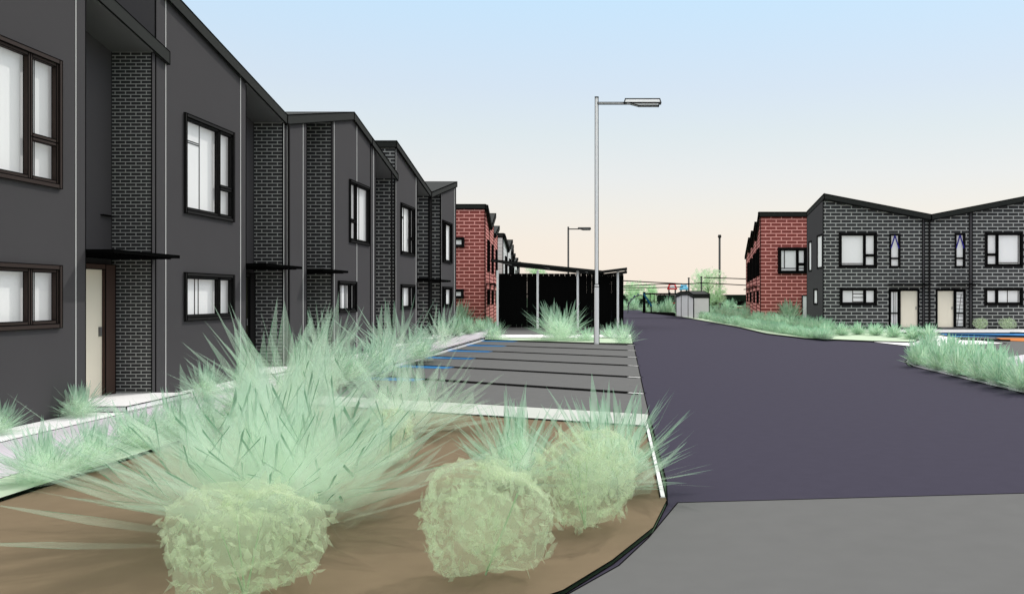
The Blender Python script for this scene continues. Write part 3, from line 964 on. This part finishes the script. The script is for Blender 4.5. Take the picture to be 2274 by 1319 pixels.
mb = MB(); mb.bar(p, Vector((p.x, 96, 0)), .14, 0); mb.bar(q, Vector((q.x, 96, 0)), .14, 0); mb.build('support', ['line'], sl)


def play_tower(label, x0, x1, ytop, yeave, Y, mat):
    T = thing('play_tower', label, 'play tower', (W((x0 + x1) / 2, 0, Y).x, Y, 0), 'playground towers')
    a, b = W(x0, yeave, Y), W(x1, yeave, Y)
    t = W((x0 + x1) / 2, ytop, Y)
    w = (b.x - a.x)
    mb = MB()
    for x in (a.x + .1, b.x - .1):
        for dy in (0, w):
            mb.bar((x, Y + dy, 0), (x, Y + dy, a.z), .13, 0)
    mb.build('post', ['grey_steel'], T)
    mb = MB()
    r0 = [Vector((a.x, Y - .1, a.z)), Vector((b.x, Y - .1, a.z)), Vector((b.x, Y + w, a.z)), Vector((a.x, Y + w, a.z))]
    r1_ = [Vector((t.x - w * .3, Y + w * .3, t.z)), Vector((t.x + w * .3, Y + w * .3, t.z)), Vector((t.x + w * .3, Y + w * .7, t.z)), Vector((t.x - w * .3, Y + w * .7, t.z))]
    for i in range(4):
        mb.bar(r0[i], r0[(i + 1) % 4], .16, 0); mb.bar(r1_[i], r1_[(i + 1) % 4], .14, 0); mb.bar(r0[i], r1_[i], .14, 0)
    for i in range(4):
        mb.face([r0[i] + Vector((0, 0, .02)), r0[(i + 1) % 4] + Vector((0, 0, .02)), r1_[(i + 1) % 4], r1_[i]], 1)
    mb.build('roof', [mat, 'white' if mat == 'red' else mat], T)
    mb = MB(); mb.box(WORLD, a.x, b.x, Y, Y + w, .9, 1.0, 0); mb.build('deck', [mat], T)


play_tower('red roofed playground tower rising above the swing frame', 1484, 1502, 632, 642, 110, 'red')
play_tower('light blue roofed playground tower beside the shed roof', 1511, 1527, 634, 643, 112, 'cyan')
gc = 'overhead cables across the far end of the road'
YC = 92.0
for lab, pts, w in (('uppermost thick black cable running from the shelter to the slim posts', [(1384, 624), (1430, 626.5), (1480, 629), (1527, 631.5)], .10),
                    ('second black cable rising towards the slim posts above the playground', [(1384, 636), (1430, 633.5), (1470, 631.5), (1529, 631), (1557, 629), (1600, 631), (1657, 634)], .09),
                    ('third black cable level above the swing frame', [(1386, 639.5), (1440, 639.5), (1516, 638)], .09),
                    ('lowest thin black cable above the swing frame', [(1384, 644), (1432, 644)], .06),
                    ('black cable from the translucent tree to the red brick row', [(1564, 617), (1600, 618), (1657, 620)], .09)):
    mb = MB()
    P = [W(x, y, YC) for x, y in pts]
    for u, v in zip(P, P[1:]):
        mb.bar(u, v, w, 0)
    mb.build('overhead_cable', ['line'], label=lab, category='cable', group=gc)
for lab, x, top in (('slim grey post left of the translucent tree', 1529.5, 619), ('slim grey post inside the outline of the translucent tree', 1557.5, 616)):
    p = W(x, top, YC + 1)
    T = thing('cable_post', lab, 'post', (p.x, YC + 1, 0))
    mb = MB(); mb.tube((p.x, YC + 1, 0), p, .08, None, 8); mb.build('pole', ['grey_steel'], T)
    mb = MB(); mb.tube((p.x, YC + 1, p.z), (p.x, YC + 1, p.z + .08), .11, None, 8); mb.build('cap', ['line'], T)
for lab, x0, x1, y0, y1 in (('dark park bench under the translucent tree', 1582, 1597, 669, 680), ('dark park bench with a brick coloured seat against the end of the red row', 1638, 1654, 669, 683)):
    Y = 100
    p, q = W(x0, y0, Y), W(x1, y1, Y)
    T = thing('park_bench', lab, 'bench', ((p.x + q.x) / 2, Y, 0))
    mb = MB(); mb.box(WORLD, p.x, q.x, Y, Y + .5, .5, .6, 0); mb.build('seat', ['rrender' if x0 > 1600 else 'line'], T)
    mb = MB(); mb.box(WORLD, p.x, q.x, Y + .45, Y + .55, .75, 1.25, 0); mb.build('backrest', ['line'], T)
    for x in (p.x + .05, q.x - .15):
        mb = MB(); mb.box(WORLD, x, x + .12, Y, Y + .5, 0, .5, 0); mb.build('leg', ['line'], T)
mb = MB(); mb.hexa([Vector(v) for v in ((1.8, 99, 0), (4.25, 80.5, 0), (4.4, 86, 0), (2.3, 99, 0))], [Vector(v) for v in ((1.8, 99, .1), (4.25, 80.5, .24), (4.4, 86, .24), (2.3, 99, .1))], 0)  # solid black wedge stands in for a pool of shadow
mb.build('shadow_wedge', ['line'], label='low black wedge standing in for shadow under the bushes left of the shed', category='painted shadow')


# ------------------------------------------------------------------ plants
def blade(mb, base, az, lean, L, w, curl, segs, m=0, flat=0.0):
    d = Vector((math.cos(az), math.sin(az), 0))
    side0 = Vector((-math.sin(az), math.cos(az), 0))
    p = Vector(base)
    up = Vector((0, 0, 1))
    pts = []
    for i in range(segs + 1):
        t = i / segs
        a = lean + curl * t
        wd = w * (.3 + .7 * t / .55 if t < .55 else max(.0, (1 - t) / .45))
        pts.append((p.copy(), wd))
        p = p + (d * math.sin(a) + up * math.cos(a)) * (L / segs)
    tw = flat
    for i in range(segs):
        (p0, w0), (p1, w1) = pts[i], pts[i + 1]
        sd = (side0 * math.cos(tw) + up * math.sin(tw) * .6)
        t0, t1 = i / segs, (i + 1) / segs
        if w1 < 1e-4:
            mb.face([p0 - sd * w0 / 2, p0 + sd * w0 / 2, p1], m, [(0, t0), (1, t0), (.5, t1)])
        else:
            mb.face([p0 - sd * w0 / 2, p0 + sd * w0 / 2, p1 + sd * w1 / 2, p1 - sd * w1 / 2], m, [(0, t0), (1, t0), (1, t1), (0, t1)])


def heart(mb, R, r, h, m, zc=0.0, jag=.10, nu=26, nv=9, full=False):
    """closed lumpy body of dense leaf bases inside a plant"""
    ph = [R.uniform(0, 6.28) for _ in range(6)]
    P = []
    for j in range(nv + 1):
        e = (-math.pi / 2 if full else 0) + (math.pi if full else math.pi / 2) * j / nv
        row = []
        for i in range(nu):
            a = math.tau * i / nu
            k = 1 + .07 * math.sin(3 * a + ph[0] + 2 * e) + .05 * math.sin(5 * a + ph[1] - 3 * e) + R.uniform(-jag, jag)
            row.append(Vector((math.cos(a) * math.cos(e) * r * k, math.sin(a) * math.cos(e) * r * k, max(.0, zc + math.sin(e) * h * k))))
        P.append(row)
    for j in range(nv):
        for i in range(nu):
            q = (i + 1) % nu
            mb.face([P[j][i], P[j][q], P[j + 1][q], P[j + 1][i]], m, [(.5, .5)] * 4)


def tuft_mesh(name, mat, r, h, n, bw, seed, segs=3, curl=.25, droop=.0, maxlean=1.5, jit=.12, hk=0.0):
    R = random.Random(seed)
    mb = MB()
    if hk:
        heart(mb, random.Random(seed + 500), r * hk, h * hk, 1)
    for i in range(n):
        az = R.uniform(0, math.tau)
        lean = maxlean * (R.random() ** .5)
        # ellipsoid reach
        c, s = math.cos(lean), math.sin(lean)
        L = 1 / ((c / h) ** 3 + (s / r) ** 3) ** (1 / 3) * R.uniform(.66, 1.04)
        b = (R.gauss(0, r * jit), R.gauss(0, r * jit), R.uniform(0, .06) * h)
        cu = R.uniform(-.05, curl)
        ln = max(0, lean - cu * .5)
        if lean + cu > 1.56:
            cu = max(0.0, 1.56 - lean)
        blade(mb, b, az, min(ln, 1.5), L, bw * R.uniform(.6, 1.2), cu, segs, 0, R.uniform(-.5, .5))
    return mb.mesh(name, [mat, 'heart'])


def plant(name, mesh, label, cat, loc, sc=1.0, rz=0.0, group=None, zs=None):
    o = bpy.data.objects.new(name, mesh)
    C.objects.link(o)
    o.location = loc
    o.scale = (sc, sc, zs or sc)
    o.rotation_euler = (0, 0, rz)
    o['label'] = label
    o['category'] = cat
    o['kind'] = 'thing'
    if group:
        o['group'] = group
    return o


# the giant tussock in the foreground bed
gm = tuft_mesh('giant_tussock', 'giant', 1.55, 1.25, 190, .32, 5, 5, .10, maxlean=1.36, jit=.17)
plant('tussock', gm, 'giant pale spiky grass clump spreading over the middle of the foreground bed', 'grass clump', (-2.5, 6.6, .03), group='giant spiky clumps in the foreground bed')
gm2 = tuft_mesh('giant_tussock', 'giant', 1.5, 1.62, 150, .24, 9, 5, .06, maxlean=1.5, jit=.18)
plant('tussock', gm2, 'giant spiky grass clump at the back corner of the bed, long blades before dark walls', 'grass clump', (-4.25, 11.6, .03), group='giant spiky clumps in the foreground bed')
gm3 = tuft_mesh('giant_tussock', 'giant', 1.2, 1.1, 120, .21, 14, 4, .08, maxlean=1.5, jit=.16)
plant('tussock', gm3, 'pale spiky grass clump between the giant clump and the kerb of the parking bays', 'grass clump', (-2.7, 11.2, .03), group='giant spiky clumps in the foreground bed')
tm = [tuft_mesh('grass_tuft', 'tuft', .5, .55, 190, .068, 20 + i, 4, .2, maxlean=1.53, hk=.42) for i in range(4)]


def tuft_at(x, y, halfw, top, label, k=0, z=.05, name='tuft', cat='grass tuft', group='spiky grass tufts', mesh=None, rz=0):
    X, Y = G(x, y)
    r = halfw / FPX * Y
    h = (y - top) / FPX * Y
    return plant(name, (mesh or tm[k % 4]), label, cat, (X, Y, z), r / .5, rz or k * 1.3, group, h / .55)


tuft_at(172, 928, 80, 848, 'green grass tuft against the dark wall just left of the cream door', 0, .02)
tuft_at(-10, 968, 75, 878, 'green grass tuft against the dark wall at the left picture edge', 1, .02)
tuft_at(95, 1085, 125, 940, 'grass tuft on the pale edging at the lower left, nearest the picture edge', 2, .06)
tuft_at(305, 1005, 115, 892, 'grass tuft on the path edging below the white door step', 3, .06)
tuft_at(455, 890, 66, 800, 'grass tuft under the lower window of the second dark house', 0, .02)
tuft_at(548, 866, 58, 782, 'grass tuft at the porch of the second dark house', 1, .02)
tuft_at(460, 965, 85, 880, 'pale grass tuft on the path edge behind the giant clump, left of its spikes', 2, .06)
tuft_at(705, 870, 100, 745, 'grass tuft on the path between the second and third brick porch walls', 3, .03)
tuft_at(640, 905, 90, 830, 'pale low grass tuft right behind the giant clump', 1, .06)
tuft_at(1145, 1085, 160, 872, 'grass tuft in the bed in front of the white kerb, centre of the bed', 2)
tuft_at(1360, 1100, 205, 838, 'large grass tuft at the road corner of the bed, spikes leaning over the road', 3)
am = tuft_mesh('tall_spiky_grass', 'tuft', .5, .6, 95, .05, 77, 3, .06, maxlean=1.35)
tuft_at(870, 815, 140, 672, 'tall spiky grass before the dark wall under the mirrored window', 0, .03, 'spiky_clump', mesh=am)
tuft_at(980, 775, 90, 672, 'tall spiky grass by the last porch of the dark terrace', 1, .03, 'spiky_clump', mesh=am)
tuft_at(720, 812, 110, 690, 'tall spiky grass before the third brick porch wall', 2, .03, 'spiky_clump', mesh=am)
tuft_at(1243, 757, 86, 667, 'broad spiky grass in the verge before the middle of the slatted shelter', 2, .03, 'spiky_clump', mesh=tm[1])
tuft_at(1300, 758, 42, 725, 'small grass tuft beside the foot of the tall white street lamp', 0, .03)
tuft_at(1384, 764, 42, 708, 'grass tuft at the road end of the verge before the shelter', 1, .03)
tuft_at(1352, 752, 34, 718, 'grass tuft between the tall lamp foot and the shelter end', 2, .03)
tuft_at(1096, 756, 42, 706, 'grass tuft at the path end of the verge before the shelter', 3, .03)

for i, (x, y, w, t) in enumerate(((200, 1050, 118, 930), (392, 985, 105, 872), (545, 932, 100, 835), (782, 858, 95, 745), (842, 838, 90, 738), (925, 806, 80, 722))):
    tuft_at(x, y, w, t, f'{["first", "second", "third", "fourth", "fifth", "sixth"][i]} pale in-between grass tuft from the lower left along the path edging', i, .06)

# leafy shrubs of the foreground bed
def shrub_mesh(name, mat, r, h, n, leaf, seed, z0=.0):
    R = random.Random(seed)
    mb = MB()
    lobes = [(R.uniform(-.45, .45) * r, R.uniform(-.45, .45) * r, h * R.uniform(.35, .68), R.uniform(.38, .55)) for _ in range(9)]
    ph = [R.uniform(0, 6.28) for _ in range(6)]

    def shape(a, e, k=1.0):
        # squarish, shouldered outline, flat underneath
        k *= 1 + .13 * math.sin(2 * a + ph[0] + e) + .11 * math.sin(3 * a + ph[1] - 2 * e) + .06 * math.sin(7 * a + ph[2] + 5 * e)
        ce, se = math.cos(e), math.sin(e)
        q = (abs(ce) ** 2.3 + abs(se) ** 2.3) ** (-1 / 2.3)
        return Vector((math.cos(a) * ce * q * r * .93 * k, math.sin(a) * ce * q * r * .93 * k, max(.02, h * .5 + se * q * h * .47 * k)))
    for kk, nu, nv in ((.92, 40, 16), (.5, 26, 10)):
        P = [[shape(math.tau * i / nu, -math.pi / 2 + math.pi * j / nv, kk * R.uniform(.95, 1.05)) for i in range(nu)] for j in range(nv + 1)]
        for j in range(nv):
            for i in range(nu):
                q = (i + 1) % nu
                mb.face([P[j][i], P[j][q], P[j + 1][q], P[j + 1][i]], 2, [(.5, .5)] * 4)
    for i in range(n):
        a = R.uniform(0, math.tau); e = math.asin(R.uniform(-.95, 1))
        c = shape(a, e, R.uniform(.86, 1.0))
        d = Vector((R.gauss(0, 1), R.gauss(0, 1), R.gauss(.4, .8))).normalized()
        u = d.cross(Vector((R.gauss(0, 1), R.gauss(0, 1), R.gauss(0, 1)))).normalized()
        l = leaf * R.uniform(.6, 1.3); w = l * .5
        A, B_, D_, E_ = c - d * l / 2, c + u * w / 2, c + d * l / 2, c - u * w / 2
        mb.face([A, B_, D_, E_], 0, [(.5, 0), (1, .5), (.5, 1), (0, .5)])
    for i in range(3):
        a = R.uniform(0, math.tau)
        mb.tube((0, 0, 0), (math.cos(a) * r * .5, math.sin(a) * r * .5, h * .7), r * .014, r * .006, 5, 1)
    return mb.mesh(name, [mat, 'bark', 'shrub_heart'])


sm = [shrub_mesh('leafy_shrub', 'shrub', .5, .6, 480, .095, 40 + i) for i in range(3)]


def shrub_at(x, y, halfw, top, label, k):
    X, Y = G(x, y)
    return plant('leafy_shrub', sm[k % 3], label, 'shrub', (X, Y, .05), halfw / FPX * Y / .5 * .84, k * 1.1, 'rounded leafy shrubs in the foreground bed', (y - top) / FPX * Y / .6)


shrub_at(545, 1350, 205, 1095, 'pale leafy shrub at the bottom of the foreground bed, cut by the lower picture edge', 0)
shrub_at(1078, 1295, 172, 1042, 'pale leafy shrub in the middle of the foreground bed, in front of a grass tuft', 1)
shrub_at(1300, 1188, 138, 972, 'pale leafy shrub in the road corner of the foreground bed', 2)
shrub_at(575, 1045, 72, 925, 'pale leafy shrub behind the giant clump, nearest the path edging', 1)
shrub_at(855, 1040, 78, 920, 'pale leafy shrub behind the giant clump on its parking side', 2)

# bushy clumps on the right and far left, several kinds shared as copies
bm = [tuft_mesh('bushy_clump', 'bush', .5, .5, 220, .07, 60 + i, 3, .4, maxlean=1.56, hk=.5) for i in range(5)]
R = random.Random(3)


def bush(x, y, halfw, top, label, group, k, z=.05):
    X, Y = G(x, y)
    r = halfw / FPX * Y
    return plant('bushy_clump', bm[k % 5], label, 'grass clump', (X, Y, z), r / .5, k * .9, group, (y - top) / FPX * Y / .5)


near = [(2042, 815, 42, 752), (2085, 826, 46, 752), (2130, 838, 48, 760), (2175, 850, 50, 764), (2222, 862, 54, 770), (2272, 874, 58, 778), (2062, 793, 40, 738), (2110, 800, 44, 742), (2158, 808, 48, 748), (2206, 822, 50, 756)]
ords = ['first', 'second', 'third', 'fourth', 'fifth', 'sixth', 'seventh', 'eighth']
for i, (x, y, w, t) in enumerate(near):
    lab = f'bushy grass clump at the kerb of the roadside bed, {ords[i]} from its rounded corner' if i < 6 else f'bushy grass clump in the back row of the roadside bed, {ords[i - 6]} from its rounded corner'
    bush(x, y, w, t, lab, 'bushy grasses in the roadside bed', i)
mid = [(1835, 748, 26, 716), (1868, 748, 26, 715), (1905, 746, 28, 714), (1945, 748, 28, 716), (1985, 752, 30, 718), (2025, 756, 32, 722), (2062, 757, 32, 718)]
for i, (x, y, w, t) in enumerate(mid):
    bush(x, y, w, t, f'bushy grass clump before the dark brick houses, {ords[i]} from the road', 'bushy grasses before the dark brick houses', i + 2)
k = 0
for i in range(34):
    t = i / 33
    xa = 1556 + (1835 - 1556) * t
    ylow = 706 + (757 - 706) * (t ** .8)
    for row in range(2):
        y = ylow - row * (9 + 10 * t)
        if y < 700:
            y = 700 + R.uniform(0, 2)
        if row == 1 and i % 2:
            continue
        hh = 21 + 6 * t + (4 if row else 0)
        bush(xa + R.uniform(-4, 4) + row * 14, y, 17 + 7 * t, y - hh * R.uniform(.85, 1.1), 'bushy grass clump in the long green bank between the road and the houses',
             'bushy grasses massed on the roadside bank', k)
        k += 1
bush(1752, 716, 44, 664, 'large round grass clump against the red brick wall on the right', None, 1)
for i, (x, lab) in enumerate(((2178, 'small round shrub under the lower window of the right dark house, nearer its door'), (2238, 'small round shrub under the lower window of the right dark house, nearer the picture edge'))):
    plant('small_shrub', sm[i], lab, 'shrub', (W(x, 0, 47.2).x, 47.2, .05), .42 / .5, i, 'small shrubs under the window', .55 / .6)
lf = [(985, 750, 24, 708), (1012, 748, 26, 700), (1040, 744, 26, 700), (1066, 738, 24, 704), (1085, 732, 22, 700)]
for i, (x, y, w, t) in enumerate(lf):
    bush(x, y, w, t, f'bushy grass clump at the end of the dark terrace, {ords[i]} towards the shelter', 'bushy grasses at the end of the dark terrace', i, .03)
bush(1024, 728, 34, 664, 'tall round grass clump against the red brick end wall beside the dark terrace', None, 3, .03)
fb = [(1386, 686, 12, 664), (1408, 690, 20, 659), (1432, 694, 14, 671), (1452, 695, 15, 671), (1470, 697, 16, 668), (1486, 697, 18, 655), (1590, 690, 16, 663), (1612, 688, 16, 664), (1640, 691, 18, 668), (1656, 700, 16, 672), (1625, 683, 13, 661), (1648, 682, 13, 660)]
for i, (x, y, w, t) in enumerate(fb):
    bush(x, y, w, t, 'small round bush before the far playground left of the shed' if i < 6 else 'small round bush right of the shed under the translucent tree',
         'bushes before the far playground' if i < 6 else 'bushes right of the shed', i)


# trees beyond
def tree(label, x, Y, halfw, top, seed, n=700):
    X = W(x, 0, Y).x
    H = EYE + (CY - top) / FPX * Y
    r = halfw / FPX * Y
    R = random.Random(seed)
    T = thing('tree', label, 'tree', (X, Y, 0), 'pale translucent trees beyond the road')
    mb = MB()
    mb.tube((X, Y, 0), (X + .1, Y, H * .55), .10, .06, 8)
    for i in range(6):
        a = R.uniform(0, math.tau)
        mb.tube((X + .08, Y, H * R.uniform(.3, .5)), (X + math.cos(a) * r * .6, Y + math.sin(a) * r * .6, H * R.uniform(.6, .85)), .045, .015, 6)
    mb.build('trunk', ['bark'], T)
    mb = MB()
    lobes = [(R.uniform(-.68, .68) * r, R.uniform(-.6, .6) * r, H * R.uniform(.25, .86), R.uniform(.32, .5) * r) for _ in range(16)]
    for i in range(n):
        lx, ly, lz, lr = R.choice(lobes)
        d0 = Vector((R.gauss(0, 1), R.gauss(0, 1), R.gauss(0, 1))).normalized() * lr * (R.random() ** .4)
        c = Vector((X + lx, Y + ly, 0)) + d0 + Vector((0, 0, min(lz, H - lr * .9)))
        c.z = max(.6, min(c.z, H))
        d = Vector((R.gauss(0, 1), R.gauss(0, 1), R.gauss(0, 1))).normalized()
        u = d.cross(Vector((R.gauss(0, 1), R.gauss(0, 1), R.gauss(0, 1)))).normalized()
        l = R.uniform(.3, .6); w = l * .7
        mb.face([c - d * l / 2, c + u * w / 2, c + d * l / 2, c - u * w / 2], 0, [(.5, 0), (1, .5), (.5, 1), (0, .5)])
    mb.build('crown', ['treeleaf'], T)


tree('large pale green translucent tree standing behind the grey shed', 1571, 97, 42, 594, 1, 1100)
tree('pale translucent tree at the shelter corner behind the climbing arch', 1405, 125, 32, 624, 2)
tree('pale translucent tree behind the left end of the swing', 1442, 128, 22, 627, 3, 500)
tree('pale translucent tree top just above the shelter roof', 1195, 120, 28, 582, 4)

# ------------------------------------------------------------------ sky, sun, camera
SUN_EL, SUN_AZ = math.radians(43), math.radians(32)     # azimuth from straight ahead towards the right
ZEN = 1.9     # upper sky out of view, brightened as added fill light
wd = bpy.data.worlds.new('World')
bpy.context.scene.world = wd
wd.use_nodes = True
nt = wd.node_tree
bg = nt.nodes['Background']
bg.inputs['Strength'].default_value = .1
sky = nt.nodes.new('ShaderNodeTexSky')
sky.sky_type = 'NISHITA'
sky.sun_disc = False
sky.sun_elevation = SUN_EL
sky.sun_rotation = SUN_AZ
sky.dust_density = 1.5
tc = nt.nodes.new('ShaderNodeTexCoord')
sp = nt.nodes.new('ShaderNodeSeparateXYZ')
nt.links.new(tc.outputs['Generated'], sp.inputs[0])
rp = nt.nodes.new('ShaderNodeValToRGB')
els = rp.color_ramp.elements
stops = [(0.0, (251, 237, 222)), (.06, (248, 238, 226)), (.09, (243, 239, 231)), (.126, (236, 238, 237)), (.173, (225, 235, 239)), (.219, (216, 231, 245)), (.26, (209, 231, 250)), (.306, (202, 232, 255)), (.5, (238, 240, 242)), (1.0, (255, 252, 244))]
els[0].position, els[0].color = stops[0][0], rgb(*stops[0][1])
els[1].position, els[1].color = stops[-1][0], rgb(*stops[-1][1])
for p, c in stops[1:-1]:
    q = els.new(p); q.color = (lin(c[0]), lin(c[1]), lin(c[2]), 1)
for q_ in els:
    k_ = 1.0 if q_.position < .4 else ZEN * (.6 + .4 * q_.position)
    c = [s_[1] for s_ in stops if abs(s_[0] - q_.position) < 1e-4][0]
    q_.color = (lin(c[0]) * k_, lin(c[1]) * k_, lin(c[2]) * k_, 1)
nt.links.new(sp.outputs['Z'], rp.inputs['Fac'])
sc = nt.nodes.new('ShaderNodeVectorMath'); sc.operation = 'SCALE'; sc.inputs['Scale'].default_value = 10.0
nt.links.new(rp.outputs['Color'], sc.inputs[0])
mx = nt.nodes.new('ShaderNodeMix'); mx.data_type = 'RGBA'; mx.inputs['Factor'].default_value = .94
nt.links.new(sky.outputs['Color'], mx.inputs['A'])
nt.links.new(sc.outputs['Vector'], mx.inputs['B'])
nt.links.new(mx.outputs['Result'], bg.inputs['Color'])

sun = bpy.data.lights.new('sun', 'SUN')
sun.energy = 2.0
sun.angle = math.radians(.5)
sun.color = (1, .97, .92)
so = bpy.data.objects.new('sun', sun)
C.objects.link(so)
dv = Vector((math.sin(SUN_AZ) * math.cos(SUN_EL), math.cos(SUN_AZ) * math.cos(SUN_EL), math.sin(SUN_EL)))
so.rotation_euler = dv.to_track_quat('Z', 'Y').to_euler()

cam = bpy.data.cameras.new('camera')
cam.sensor_width = 36
cam.lens = 36 * FPX / 2274
cam.shift_x = -(CX - 1137) / 2274
cam.shift_y = 0
cam.clip_end = 3000
co = bpy.data.objects.new('camera', cam)
C.objects.link(co)
co.location = (0, 0, EYE)
co.rotation_euler = (math.radians(90), 0, 0)
S = bpy.context.scene
S.camera = co
S.view_settings.view_transform = 'Standard'
S.view_settings.look = 'None'
S.view_settings.exposure = 0
S.view_settings.gamma = 1
S.cycles.transparent_max_bounces = 32
S.cycles.max_bounces = 6
